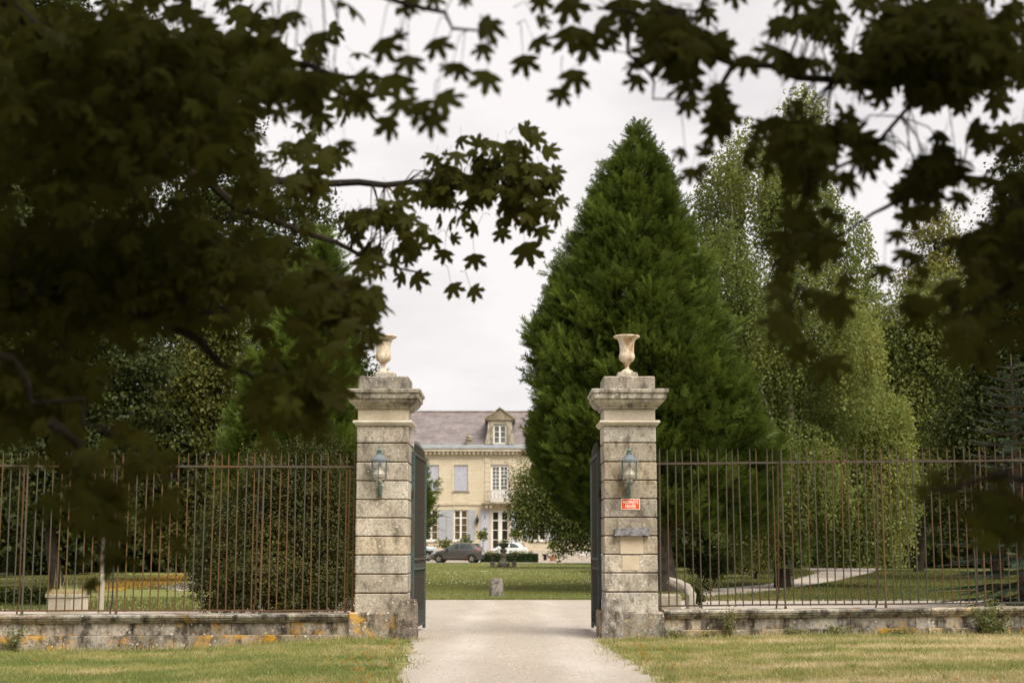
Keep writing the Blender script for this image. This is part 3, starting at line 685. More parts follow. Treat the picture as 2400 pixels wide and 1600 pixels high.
#sheet('gate_threshold', [(-1.68, 23.05), (1.48, 23.05), (1.48, 23.35), (-1.68, 23.35)], 0.017, M['patch'])
# ------------------------------------------------------------------ the house
def ashlar():
    k = NT('house_limestone'); p = k.pos()
    br = k.n('ShaderNodeTexBrick'); q = k.n('ShaderNodeSeparateXYZ'); k.l(p, q.inputs[0]); cb = k.n('ShaderNodeCombineXYZ')
    k.l(q.outputs[0], cb.inputs[0]); k.l(q.outputs[2], cb.inputs[1]); k.l(cb.outputs[0], br.inputs['Vector'])
    br.inputs['Scale'].default_value = 1.0; br.inputs['Brick Width'].default_value = 0.85; br.inputs['Row Height'].default_value = 0.36
    br.inputs['Mortar Size'].default_value = 0.008; br.inputs['Mortar Smooth'].default_value = 0.6
    br.inputs['Color1'].default_value = (0.64, 0.56, 0.43, 1); br.inputs['Color2'].default_value = (0.60, 0.51, 0.37, 1); br.inputs['Mortar'].default_value = (0.45, 0.37, 0.25, 1)
    n = k.noise(p, 0.9, 5, 0.6); n2 = k.noise(k.mapv(p, (1,1,0.25)), 2.2, 5, 0.65)
    c = k.mix(k.ramp(n, [(0.4, 0.0), (0.7, 0.65)]), br.outputs[0], (0.65, 0.565, 0.445))
    c = k.mix(k.ramp(n2, [(0.55, 0.0), (0.75, 0.45)]), c, (0.40, 0.30, 0.16))
    return k.bsdf(c, 0.9, 0.15, normal=k.bump(br.outputs[0], 0.25, 0.01))
def slatemat():
    k = NT('roof_slates'); p = k.pos(); n = k.noise(k.mapv(p, (0.6, 1, 1.4)), 1.7, 6, 0.68, 0.8); n2 = k.noise(k.mapv(p, (0.5, 1, 4)), 5, 4, 0.7)
    br = k.n('ShaderNodeTexBrick'); q = k.n('ShaderNodeSeparateXYZ'); k.l(p, q.inputs[0]); cb = k.n('ShaderNodeCombineXYZ')
    k.l(q.outputs[0], cb.inputs[0]); k.l(q.outputs[2], cb.inputs[1]); k.l(cb.outputs[0], br.inputs['Vector'])
    br.inputs['Brick Width'].default_value = 0.24; br.inputs['Row Height'].default_value = 0.14; br.inputs['Scale'].default_value = 1
    br.inputs['Mortar Size'].default_value = 0.008
    br.inputs['Color1'].default_value = (0.9,0.9,0.9,1); br.inputs['Color2'].default_value = (0.7,0.7,0.7,1); br.inputs['Mortar'].default_value = (0.4,0.4,0.4,1)
    c = k.mix(k.ramp(n, [(0.35, 0.0), (0.65, 1.0)]), (0.185, 0.158, 0.160), (0.35, 0.305, 0.308))
    c = k.mix(k.ramp(n2, [(0.4, 0.35), (0.6, 0.0)]), c, (0.15, 0.115, 0.105)); c = k.mix(0.7, c, br.outputs[0], 'MULTIPLY')
    return k.bsdf(c, 0.7, 0.3, normal=k.bump(br.outputs[0], 0.4, 0.02))
M['house'] = ashlar(); M['slates'] = slatemat()
M['house_trim'] = plain('house_trim_stone', (0.55, 0.475, 0.36), 0.9, 0.15, var=0.2, scale=1.5)
M['house_dirty'] = stone('house_weathered_stone', (0.50, 0.42, 0.30), (0.27, 0.22, 0.15), 0.15, 0.6, 0.3, 0.5, 0.8)
M['house_quoin'] = plain('house_quoin_stone', (0.63, 0.545, 0.41), 0.9, 0.15, var=0.14, scale=2)
M['house_base'] = plain('house_base_render', (0.52, 0.46, 0.40), 0.9, 0.15, var=0.18, scale=1.2)
M['gutter'] = plain('zinc_gutter', (0.38, 0.42, 0.46), 0.45, 0.4, var=0.15, scale=2)
M['shutter'] = plain('shutter_grey_paint', (0.44, 0.455, 0.49), 0.65, 0.25, var=0.07, scale=2)
M['shutter_l'] = plain('shutter_lilac_paint', (0.52, 0.52, 0.60), 0.65, 0.25, var=0.06, scale=2)
M['white_paint'] = plain('white_joinery', (0.80, 0.77, 0.74), 0.5, 0.35, var=0.05)
M['ironwork'] = plain('dark_ironwork', (0.06, 0.055, 0.05), 0.6, 0.3, var=0.3, scale=20)
M['rail_paint'] = plain('balcony_rail_paint', (0.34, 0.34, 0.33), 0.6, 0.3, var=0.2, scale=20)
def panemat(name, col, rough=0.06):
    k = NT(name); n = k.noise(k.pos(), 1.3, 2)
    return k.bsdf(k.mix(k.ramp(n, [(0.4, 0.0), (0.6, 1.0)]), tuple(x*0.8 for x in col), tuple(x*1.2 for x in col)), rough, 0.5, normal=k.bump(n, 0.05, 0.05))
M['pane'] = panemat('window_glass', (0.035, 0.03, 0.02)); M['pane_warm'] = panemat('window_glass_curtained', (0.115, 0.085, 0.045), 0.12)
M['pane_sky'] = panemat('window_glass_sky_reflection', (0.12, 0.135, 0.13), 0.10)  # lighter tone: a sky reflection put into the glass colour
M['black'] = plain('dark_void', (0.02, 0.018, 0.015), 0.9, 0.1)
HY = 121.0; UC = 1171.7
HX0 = at(UC, 1150, HY).x
X = lambda u: at(u, 1150, HY).x - HX0
Z = lambda v: at(UC, v, HY).z
house = thing('manor_house', 'cream stone manor house with slate roof and grey shutters beyond the lawn', 'house', (HX0, HY, 0))
bays = [UC + d for d in (-229, -160.3, -91.4, 0, 91.4, 160.3, 229)]
hx0, hx1 = X(902), X(1441); ze = Z(1064)
holes = []
for i, u in enumerate(bays):
    if i == 3: holes += [(X(1150.5), X(1192.8), Z(1174.7), Z(1089.7)), (X(1152), X(1192.8), 0.25, Z(1196))]
    else: holes += [(X(u-16), X(u+16), Z(1150.2), Z(1089.7)), (X(u-16), X(u+16), Z(1265.5), Z(1194.6))]
xs = sorted({hx0, hx1, *[h[0] for h in holes], *[h[1] for h in holes]}); zs = sorted({-0.3, ze, *[h[2] for h in holes], *[h[3] for h in holes]})
b = MB(); D = 0.32
inh = lambda x, z: any(h[0] < x < h[1] and h[2] < z < h[3] for h in holes)
for i in range(len(xs)-1):
    for j in range(len(zs)-1):
        if not inh((xs[i]+xs[i+1])/2, (zs[j]+zs[j+1])/2):
            b.add([(xs[i],0,zs[j]),(xs[i+1],0,zs[j]),(xs[i+1],0,zs[j+1]),(xs[i],0,zs[j+1])], [(0,1,2,3)])
for (a, c, z0, z1) in holes:
    b.add([(a,0,z0),(c,0,z0),(c,0,z1),(a,0,z1),(a,D,z0),(c,D,z0),(c,D,z1),(a,D,z1)], [(0,4,5,1),(1,5,6,2),(2,6,7,3),(3,7,4,0)])
me = bpy.data.meshes.new('wall'); me.from_pydata(b.v, [], b.f); me.materials.append(M['house']); part('wall', me, house)
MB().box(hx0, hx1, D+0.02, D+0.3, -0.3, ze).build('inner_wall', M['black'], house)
b = MB(); b.add([(hx0,0,-0.3),(hx0,11,-0.3),(hx0,11,ze),(hx0,0,ze),(hx1,0,-0.3),(hx1,11,-0.3),(hx1,11,ze),(hx1,0,ze)], [(0,1,2,3),(4,7,6,5),(1,5,6,2)]); b.build('side_wall', M['house'], house)
MB().box(hx0-0.03, hx1+0.03, -0.06, -0.002, -0.3, 0.85).build('plinth_course', M['house_base'], house)
MB().box(hx0-0.02, hx1+0.02, -0.10, -0.002, Z(1183.5), Z(1177.5), 0.015).build('string_course', M['house_trim'], house)
MB().box(hx0-0.02, hx1+0.02, -0.05, -0.002, Z(1074.5), Z(1072.5)).build('frieze_band', M['house_trim'], house)
MB().box(hx0-0.1, hx1+0.1, -0.16, 0.3, Z(1064), Z(1058)).build('cornice_bed', M['house_trim'], house)
MB().prism([(0,0)]*0 + [(hx0-0.3, Z(1058)), (hx1+0.3, Z(1058)), (hx1+0.36, Z(1052)), (hx0-0.36, Z(1052))], -0.45, 0.3).build('cornice', M['house_trim'], house)
b = MB(); nd = int((hx1-hx0)/0.365)
for i in range(nd):
    x = hx0 + (hx1-hx0)*(i+0.5)/nd; b.box(x-0.10, x+0.10, -0.36, -0.162, Z(1064.2), Z(1058.2))
b.build('dentils', M['house_trim'], house)['kind'] = 'stuff'
MB().box(hx0-0.42, hx1+0.42, -0.52, -0.2, Z(1052)+0.005, Z(1043.5), 0.03).build('gutter', M['gutter'], house)
RY = 5.4; zr = at(UC, 965.5, HY+RY).z
roof = MB().add([(hx0-0.4,-0.3,Z(1046)),(hx1+0.4,-0.3,Z(1046)),(hx1-1.5,RY,zr),(hx0+1.5,RY,zr),(hx0-0.4,11.3,Z(1046)),(hx1+0.4,11.3,Z(1046))], [(0,1,2,3),(1,5,2),(5,4,3,2),(4,0,3),(0,4,5,1)]).build('roof', M['slates'], house)
MB().tube([(hx0+1.5,RY,zr+0.03),(hx1-1.5,RY,zr+0.03)], 0.11, 8).build('ridge', M['slates'], roof)

def make_window(name, parent, x0, x1, z0, z1, y, cols, rows, pm, fw=0.075, mid=0.11, bar=0.035, midrow=None, panel=0.0):
    """cols: panes per half; rows: list of pane heights (fractions, bottom first); the frame is the part, the panes its sub-parts"""
    zp = z0 + panel; b = MB(); d = 0.07
    b.box(x0, x0+fw, y, y+d, z0, z1); b.box(x1-fw, x1, y, y+d, z0, z1); b.box(x0+fw, x1-fw, y, y+d, z1-fw, z1); b.box(x0+fw, x1-fw, y, y+d, z0, z0+fw+panel)
    xm = (x0+x1)/2; b.box(xm-mid/2, xm+mid/2, y-0.012, y+d-0.01, zp+fw, z1-fw)
    L = zp+fw; H = z1-fw-L; tot = sum(rows); zc = [L]
    for r in rows: zc.append(zc[-1] + H*r/tot)
    halves = [(x0+fw, xm-mid/2), (xm+mid/2, x1-fw)]
    for i in range(1, len(zc)-1):
        w = 0.10 if midrow == i else bar
        for (a, c) in halves: b.box(a, c, y+0.004, y+d-0.012, zc[i]-w/2, zc[i]+w/2)
    cells = []
    for (a, c) in halves:
        for q in range(cols):
            xa, xb = a + (c-a)*q/cols, a + (c-a)*(q+1)/cols
            if q: b.box(xa-bar/2, xa+bar/2, y+0.006, y+d-0.014, L, z1-fw)
            for i in range(len(zc)-1): cells.append((xa, xb, zc[i], zc[i+1]))
    w = b.build(name, M['white_paint'], parent)
    for (xa, xb, za, zb) in cells:
        e = random.uniform(-0.004, 0.004)
        MB().add([(xa,y+0.04+e,za),(xb,y+0.04-e,za),(xb,y+0.04-e,zb),(xa,y+0.04+e,zb)], [(0,1,2,3)]).build('pane', pm, w)
    return w
def shutter_leaf(parent, x0, x1, z0, z1, y, mat, panels=3):
    b = MB(); d = 0.04; s = 0.055
    b.box(x0, x0+s, y-d, y, z0, z1); b.box(x1-s, x1, y-d, y, z0, z1)
    zz_ = np.linspace(z0, z1, panels+1)
    for i, z in enumerate(zz_): b.box(x0+s, x1-s, y-d, y, max(z0, z-0.035), min(z1, z+0.035))
    for i in range(panels):
        m = 11
        for q in range(m):
            za = zz_[i]+0.04 + (zz_[i+1]-zz_[i]-0.08)*q/m; h_ = (zz_[i+1]-zz_[i]-0.08)/m
            b.add([(x0+s,y-0.034,za),(x1-s,y-0.034,za),(x1-s,y-0.01,za+h_*1.05),(x0+s,y-0.01,za+h_*1.05)], [(0,1,2,3)])
    return b.build('shutter', mat, parent)
for i, u in enumerate(bays):
    if i == 3: continue
    xa, xb = X(u-16), X(u+16)
    z0, z1 = Z(1150.2), Z(1089.7)                 # upper windows, louvred shutters closed
    shutter_leaf(house, xa+0.02, (xa+xb)/2-0.006, z0+0.03, z1-0.02, 0.08, M['shutter_l']); shutter_leaf(house, (xa+xb)/2+0.006, xb-0.02, z0+0.03, z1-0.02, 0.08, M['shutter_l'])
    MB().box(xa-0.12, xb+0.12, -0.10, 0.1, z0-0.12, z0, 0.01).build('window_sill', M['house_dirty'], house)
    b = MB(); b.box(xa-0.22, xa-0.02, -0.035, -0.002, z0-0.13, z1+0.02); b.box(xb+0.02, xb+0.22, -0.035, -0.002, z0-0.13, z1+0.02); b.box(xa-0.22, xb+0.22, -0.04, -0.002, z1+0.022, z1+0.22); b.build('window_surround', M['house_quoin'], house)
    b = MB(); b.box(xa-0.1, xb+0.1, -0.03, -0.002, Z(1177), z0-0.16); b.build('apron_panel', M['house_quoin'], house)
    z0, z1 = Z(1265.5), Z(1194.6)
    make_window('window', house, xa, xb, z0, z1, 0.10, 1, [1, 1, 1, 0.95], M['pane_warm' if i < 3 else 'pane'], 0.09, 0.16, 0.04, 3)
    MB().box(xa-0.12, xb+0.12, -0.12, 0.1, z0-0.13, z0, 0.01).build('window_sill', M['white_paint'], house)
    MB().box(xa-0.1, xb+0.1, -0.03, -0.002, z1+0.01, z1+0.32).build('lintel', M['house_quoin'], house)
    shutter_leaf(house, X(u-33.5), X(u-18), z0-0.02, z1-0.0, -0.03, M['shutter']); shutter_leaf(house, X(u+17.5), X(u+33.4), z0-0.02, z1, -0.03, M['shutter'])
# centre bay
make_window('balcony_window', house, X(1150.5), X(1192.8), Z(1174.7), Z(1089.7), 0.10, 2, [1]*6, M['pane_sky'], 0.16, 0.18, 0.05, None, 0.85)
make_window('entrance_door', house, X(1152), X(1192.8), 0.25, Z(1196), 0.12, 1, [1, 1, 1, 0.85], M['pane'], 0.13, 0.34, 0.05, 3, 0.55)
for s in (-1, 1):
    ua = (1126.4, 1146.3) if s < 0 else (1197.1, 1217)
    sh = MB().box(X(ua[0]), X(ua[1]), -0.055, -0.012, 0.35, Z(1196)).build('plank_shutter', M['shutter_l'], house)
    for v in (1205, 1238): MB().box(X(ua[0]), X(ua[1]), -0.075, -0.056, Z(v)-0.05, Z(v)+0.05).build('batten', M['shutter_l'], sh)
    um = (ua[0]+ua[1])/2; MB().box(X(um)-0.03, X(um)+0.03, -0.065, -0.056, Z(1216), Z(1208)).build('cut_out', M['black'], sh); 
    zq = Z(1197); h_ = 0.40
    for q in range(9):
        for (uu, w0, z0_) in ((1146.8 if s < 0 else 1192.9, 4.2, 0.3),):
            MB().box(X(uu), X(uu+w0), -0.05 if q % 2 else -0.035, -0.002, z0_+q*h_+0.012, z0_+(q+1)*h_-0.012, 0.01).build('quoin_block', M['house_quoin'], house)
    ub = (1136.4, 1149) if s < 0 else (1194.2, 1207)
    for q in range(9):
        z0_ = Z(1174) + q*0.40
        MB().box(X(ub[0]) - (0.0 if q % 2 else 0.03), X(ub[1]) + (0 if q % 2 else 0.03), -0.06, -0.002, z0_+0.013, z0_+0.387, 0.012).build('quoin_block', M['house_quoin'], house)
for q in range(7):                                # flat arch
    xa = X(1147) + (X(1196)-X(1147))*q/7; xb = X(1147) + (X(1196)-X(1147))*(q+1)/7; zm = Z(1088); zt = Z(1076)
    sp = lambda x: x + (x-X(1171.5))*0.16
    MB().prism([(xa+0.01, zm), (xb-0.01, zm), (sp(xb)-0.01, zt), (sp(xa)+0.01, zt)], -0.05, -0.002).build('arch_stone', M['house_quoin'], house)
bal = MB().box(X(1130), X(1213.5), -0.75, 0.05, Z(1181), Z(1177.2), 0.02).build('balcony', M['house_dirty'], house)
for u in (1141, 1150, 1193, 1202): MB().prism([(X(u)-0.14, Z(1181)), (X(u)+0.14, Z(1181)), (X(u)+0.10, Z(1190)), (X(u)-0.10, Z(1190))], -0.6, -0.003).build('console', M['house_trim'], bal)
b = MB(); zr0, zr1 = Z(1176.5), Z(1149.5); xa, xb = X(1143), X(1200.5)
b.tube([(xa,-0.02,zr1),(xa,-0.68,zr1),(xb,-0.68,zr1),(xb,-0.02,zr1)], 0.028, 6); b.tube([(xa,-0.02,zr0),(xa,-0.68,zr0),(xb,-0.68,zr0),(xb,-0.02,zr0)], 0.02, 6)
b.build('balcony_rail', M['rail_paint'], bal)
for q in range(15):
    x = xa + (xb-xa)*q/14
    MB().tube([(x,-0.68,zr0),(x,-0.68,zr1)], 0.013, 5).build('baluster', M['rail_paint'], bal)
for q in range(7):
    x = xa + (xb-xa)*(q+0.5)/7
    MB().tube([(x-0.12,-0.68,zr1-0.15),(x-0.10,-0.68,zr0+0.25),(x,-0.68,zr0+0.08),(x+0.10,-0.68,zr0+0.25),(x+0.12,-0.68,zr1-0.15)], 0.012, 5).build('baluster_loop', M['rail_paint'], bal)
# dormer
dm = MB().prism([(X(1136.5), Z(1041)), (X(1156), Z(1041)), (X(1156), Z(994)), (X(1187), Z(994)), (X(1187), Z(1041)), (X(1206.5), Z(1041)), (X(1205), Z(1028)), (X(1201), Z(1010)), (X(1200), Z(984)), (X(1143.5), Z(984)), (X(1142.5), Z(1010)), (X(1138.5), Z(1028))], -0.12, 0.45).build('dormer', M['house_dirty'], house)
MB().prism([(X(1138), Z(984)), (X(1205), Z(984)), (X(1205), Z(981)), (X(1171.5), Z(956)), (X(1138), Z(981))], -0.28, 4.2).build('pediment', M['house_dirty'], dm)
b = MB()
for s in (-1, 1):
    xe, xm = X(1171.5 + s*35.5), X(1171.5); q = [(xe, Z(983)), (xm, Z(957.5)), (xm, Z(954.5)), (xe+s*0.04, Z(980))]
    b.prism(q if s > 0 else q[::-1], -0.36, 4.2)
b.build('pediment_moulding', M['house_dirty'], dm)
MB().prism([(X(1146), Z(1041)), (X(1156), Z(1041)), (X(1156), Z(994)), (X(1187), Z(994)), (X(1187), Z(1041)), (X(1197), Z(1041)), (X(1197), Z(984)), (X(1146), Z(984))], 0.452, 4.0).build('cheek', M['slates'], dm)
for s in (-1, 1):
    for q in range(6):
        xa = X(1148.5) if s < 0 else X(1188.5); zq = Z(1039.5) + q*0.255
        MB().box(xa, xa+0.21, -0.155, -0.122, zq, zq+0.23, 0.015).build('quoin_block', M['house_dirty'], dm)
make_window('dormer_window', dm, X(1156), X(1186.8), Z(1040), Z(995.5), 0.0, 1, [1, 1, 1], M['pane_sky'], 0.11, 0.16, 0.045)
MB().lathe([(0.30,0),(0.30,0.18),(0.20,0.2),(0.22,0.35),(0.33,0.45),(0.33,0.52),(0.2,0.56),(0.26,0.66),(0.24,0.74),(0.16,0.80),(0.08,0.92),(0.02,1.0)], 14, (X(1098.3), -0.05, Z(1043))).build('roof_ornament', M['house_dirty'], house, True)
MB().box(X(1277)-0.13, X(1277)+0.13, -0.075, -0.062, 0.05, 0.55).build('cellar_window', M['black'], house)
MB().box(X(1147), X(1198), -1.1, -0.065, -0.1, 0.13, 0.02).build('door_step', M['house_trim'], house)
t = thing('house_lantern', 'small black wall lantern beside the front door of the house', 'lantern', (HX0+X(1119), HY-0.25, Z(1233)))
H = Z(1207)-Z(1233)
MB().box(-0.04, 0.04, 0.18, 0.247, H*0.3, H*0.55).build('wall_plate', M['ironwork'], t)
MB().lathe([(0.02,0),(0.05,0.1),(0.03,0.2),(0.10,0.3),(0.12,0.36)], 8).build('lantern_base', M['ironwork'], t)
MB().lathe([(0.11,0.36),(0.15,0.60)], 6).build('glass_body', M['pane'], t)
MB().lathe([(0.19,0.60),(0.18,0.64),(0.06,0.76),(0.05,0.80),(0.07,0.84),(0.01,0.95)], 8).build('lantern_roof', M['ironwork'], t)
MB().tube([(0,0.2,H*0.42),(0,0.1,H*0.30),(0,0.0,0.12)], 0.02, 6).build('bracket', M['ironwork'], t)

# ------------------------------------------------------------------ parked cars
def paint(name, col, metal=0.0, rough=0.3):
    k = NT(name); n = k.noise(k.pos(), 2.0, 3)
    return k.bsdf(k.mix(k.ramp(n, [(0.3, 0.0), (0.7, 1.0)]), tuple(x*0.93 for x in col), tuple(x*1.05 for x in col)), rough, 0.5, metal, coat=0.6)
M['car_grey'] = paint('car_paint_grey', (0.105, 0.096, 0.092), 0.35, 0.33); M['car_white'] = paint('car_paint_white', (0.74, 0.74, 0.76)); M['car_silver'] = paint('car_paint_silver', (0.42, 0.46, 0.48), 0.1)
M['car_glass'] = panemat('car_glass', (0.055, 0.07, 0.07), 0.04); M['tyre'] = plain('tyre_rubber', (0.022, 0.021, 0.02), 0.85, 0.2); M['trim'] = plain('black_trim', (0.025, 0.024, 0.024), 0.6, 0.3)
M['alloy'] = plain('alloy_rim', (0.42, 0.40, 0.38), 0.35, 0.5, 0.6); M['tail'] = plain('tail_light_red', (0.50, 0.02, 0.015), 0.2, 0.6); M['headlamp'] = plain('headlamp_glass', (0.55, 0.58, 0.60), 0.15, 0.6)
M['plate'] = plain('number_plate', (0.72, 0.71, 0.66), 0.5, 0.3)
def make_car(name, label, loc, rz, st, mats, wheels, wr, side_win, extra, boxy=False, floor=0.22):
    """st: stations (x, z_bottom, z_belt, z_top, half_width, roof_half_width)"""
    t = thing(name, label, 'car', loc, rz, 'cars parked in front of the house'); S = []
    for (x, zb, zbelt, ztop, w, rw) in st:
        m = zb + (zbelt-zb)*0.45
        S.append([(0, zb), (w*0.86, zb), (w*0.97, zb+0.10), (w, m), (w*0.985, zbelt-0.06), (w*0.95, zbelt), (rw+0.02, ztop-0.09 if ztop-zbelt > 0.25 else zbelt+(ztop-zbelt)*0.4), (rw*0.86, ztop-0.02), (rw*0.4, ztop), (0, ztop+0.004)])
    n = len(S[0]); vs = []; fs = []
    for (q, sec) in zip(st, S):
        vs += [(q[0], y_, z_) for y_, z_ in sec] + [(q[0], -y_, z_) for y_, z_ in sec]
    for i in range(len(S)-1):
        for j in range(n-1):
            a = i*2*n + j; c = a + 2*n; fs.append((a, a+1, c+1, c)); a += n; c += n; fs.append((a, c, c+1, a+1))
    for i in (0, len(S)-1):
        fs.append(tuple(i*2*n + j for j in range(n)) + tuple(i*2*n + n + j for j in range(n-1, -1, -1)))
    bd = MB().add(vs, fs).build('body', mats['paint'], t, True)
    def surf(x, j):                                # point on the body side at station x, section index j (float)
        for i in range(len(st)-1):
            if st[i][0] <= x <= st[i+1][0]:
                f = (x-st[i][0])/(st[i+1][0]-st[i][0]); k = min(int(j), n-2); g = j-k
                p = [S[i][k][c]*(1-g)+S[i][k+1][c]*g for c in (0,1)]; q = [S[i+1][k][c]*(1-g)+S[i+1][k+1][c]*g for c in (0,1)]
                return Vector((x, p[0]*(1-f)+q[0]*f, p[1]*(1-f)+q[1]*f))
        return Vector((x, S[-1][int(j)][0], S[-1][int(j)][1]))
    def patch(nm, mat, xa, xb, ja, jb, s, sk=(0,0,0,0), off=0.008, m=5):
        b = MB(); V = []
        for i in range(m+1):
            for j in range(4):
                g = j/3; x0 = xa + sk[0]*(1-g) + sk[2]*g; x1 = xb + sk[1]*(1-g) + sk[3]*g
                p = surf(x0 + (x1-x0)*i/m, ja + (jb-ja)*g); V.append((p.x, s*(p.y+off), p.z + (off if jb > 6.6 else 0)))
        b.add(V, [(i*4+j, i*4+j+1, (i+1)*4+j+1, (i+1)*4+j) for i in range(m) for j in range(3)]); return b.build(nm, mat, t, True)
    for s in (-1, 1):
        for (xa, xb, sk) in side_win: patch('side_window', M['car_glass'], xa, xb, 5.12, 6.02, s, sk)
        for x in wheels:
            b = MB(); b.add([(x + (wr+0.055)*math.cos(a), s*0.0, max(floor-0.02, wr + (wr+0.055)*math.sin(a))) for a in np.linspace(-0.2, math.pi+0.2, 18)], [])
            W0 = surf(x, 3).y
            pts = [(x + (wr+0.05)*math.cos(a), wr + (wr+0.05)*math.sin(a)) for a in np.linspace(-0.35, math.pi+0.35, 18)]
            MB().prism(pts, s*(W0-0.02), s*(W0+0.012)).build('wheel_arch', M['trim'], t)
    for (xa, xb, ja, jb, mat, nm) in extra.get('top', []):
        for s in (-1, 1): patch(nm, mat, xa, xb, ja, jb, s, off=0.01)
    for x in wheels:
        for s in (-1, 1):
            W0 = surf(x, 3).y
            b = MB(); prof = [(wr*0.62,-0.09),(wr*0.9,-0.095),(wr,-0.07),(wr,0.07),(wr*0.9,0.095),(wr*0.62,0.09)]
            b.lathe(prof, 22); b.v = [(p[0], p[2], p[1]) for p in b.v]
            w_ = b.build('wheel', M['tyre'], t, True, (x, s*(W0-0.06), wr))
            r = MB().lathe([(wr*0.64,-0.05),(wr*0.64,0.05)], 18); r.v = [(p[0], p[2], p[1]) for p in r.v]; r.build('hub', M['trim'], w_)
            r = MB()
            for k in range(5):
                a = 2*math.pi*k/5 + 0.3; ca, sa = math.cos(a), math.sin(a); y_ = s*0.1
                r.add([(-sa*0.03, y_, ca*0.03), (sa*0.03, y_, -ca*0.03), (ca*wr*0.62+sa*0.045, y_, sa*wr*0.62-ca*0.045), (ca*wr*0.62-sa*0.045, y_, sa*wr*0.62+ca*0.045)], [(0,1,2,3)])
            r.build('rim_spokes', M['alloy'], w_)
    for (nm, mat, bx) in extra.get('boxes', []):
        MB().box(*bx, 0.02).build(nm, mat, t)
    for (nm, mat, xa, xb, ja, jb) in extra.get('side', []):
        for s in (-1, 1): patch(nm, mat, xa, xb, ja, jb, s, off=0.012)
    return t
hatch = [(0.0,0.32,0.56,0.60,0.58,0.45),(0.06,0.24,0.64,0.68,0.70,0.55),(0.25,0.20,0.74,0.80,0.79,0.62),(0.6,0.20,0.84,0.90,0.835,0.66),(1.0,0.20,0.92,0.99,0.85,0.66),(1.25,0.20,0.95,1.13,0.85,0.64),
         (1.6,0.20,0.97,1.36,0.85,0.60),(1.9,0.20,0.98,1.47,0.85,0.585),(2.4,0.20,1.00,1.51,0.85,0.58),(2.9,0.20,1.03,1.485,0.85,0.575),(3.3,0.20,1.06,1.43,0.845,0.56),(3.55,0.22,1.07,1.38,0.83,0.545),
         (3.75,0.24,1.05,1.20,0.80,0.55),(3.88,0.27,0.96,1.02,0.76,0.56),(3.95,0.32,0.78,0.82,0.70,0.5)]
car_x = lambda u, Y: at(u, 1300, Y).x
make_car('parked_car', 'dark grey hatchback parked side on at the far edge of the lawn', (car_x(1011.5, 108.3), 108.6, 0), math.radians(-9), hatch, {'paint': M['car_grey']}, (0.70, 3.22), 0.31,
         [(1.28, 2.22, (0.0, 0.0, 0.42, -0.02)), (2.30, 3.20, (0, 0.12, 0.02, -0.12))],
         {'top': [(1.02, 1.72, 6.1, 9.0, M['car_glass'], 'windscreen'), (3.58, 3.74, 6.2, 9.0, M['car_glass'], 'rear_window')],
          'side': [('tail_light', M['tail'], 3.55, 3.86, 4.1, 5.0), ('headlight', M['headlamp'], 0.10, 0.45, 4.0, 5.0), ('sill', M['trim'], 1.0, 2.9, 1.2, 2.0)],
          'boxes': [('door_mirror', M['trim'], (1.30, 1.44, -0.98, -0.84, 0.95, 1.06)), ('rear_spoiler', M['trim'], (3.35, 3.66, -0.5, 0.5, 1.395, 1.43)), ('number_plate', M['plate'], (3.90, 3.965, -0.26, 0.26, 0.62, 0.74)), ('rear_bumper', M['trim'], (3.80, 3.97, -0.6, 0.6, 0.28, 0.42))]})
city = [(0.0,0.34,0.52,0.56,0.50,0.40),(0.08,0.24,0.66,0.70,0.64,0.5),(0.3,0.20,0.80,0.86,0.75,0.58),(0.65,0.20,0.90,0.97,0.80,0.62),(0.9,0.20,0.94,1.04,0.815,0.62),(1.15,0.20,0.96,1.22,0.815,0.60),(1.5,0.20,0.97,1.42,0.815,0.57),
        (1.9,0.20,0.98,1.49,0.815,0.56),(2.35,0.20,1.00,1.47,0.815,0.555),(2.8,0.20,1.02,1.38,0.81,0.545),(3.1,0.22,1.02,1.27,0.79,0.53),(3.32,0.24,0.98,1.10,0.75,0.52),(3.46,0.28,0.86,0.92,0.69,0.5),(3.55,0.34,0.66,0.70,0.58,0.42)]
def city_car(label, loc, rz):
    return make_car('parked_car', label, loc, rz, city, {'paint': M['car_white']}, (0.62, 2.92), 0.29,
         [(1.12, 1.98, (0.0, 0.0, 0.36, -0.02)), (2.06, 2.80, (0, 0.06, 0.02, -0.22))],
         {'top': [(0.92, 1.5, 6.1, 9.0, M['car_glass'], 'windscreen'), (2.95, 3.28, 6.3, 9.0, M['car_glass'], 'rear_window')],
          'side': [('tail_light', M['tail'], 3.12, 3.30, 4.2, 5.0), ('headlight', M['headlamp'], 0.12, 0.34, 4.2, 5.0)],
          'boxes': [('door_mirror', M['white_paint'], (1.16, 1.30, -0.94, -0.80, 0.96, 1.07))]})
city_car('small rounded white car parked behind the clipped hedge', (car_x(1134.5, 113), 113.4, 0.06), math.radians(-4))
city_car('white car half hidden in the shrubs beyond the left railing', (gr(330, 1337).x, gr(330, 1337).y, 0), math.radians(155))
off = [(0.0,0.45,0.98,1.02,0.72,0.6),(0.04,0.40,1.06,1.10,0.80,0.68),(1.2,0.40,1.12,1.17,0.82,0.70),(1.32,0.40,1.14,1.25,0.82,0.70),(1.52,0.40,1.16,1.86,0.82,0.70),(1.62,0.40,1.16,1.96,0.82,0.70),(2.6,0.40,1.16,1.98,0.82,0.70),(3.85,0.40,1.16,1.96,0.82,0.70),(3.95,0.42,1.14,1.90,0.80,0.68)]
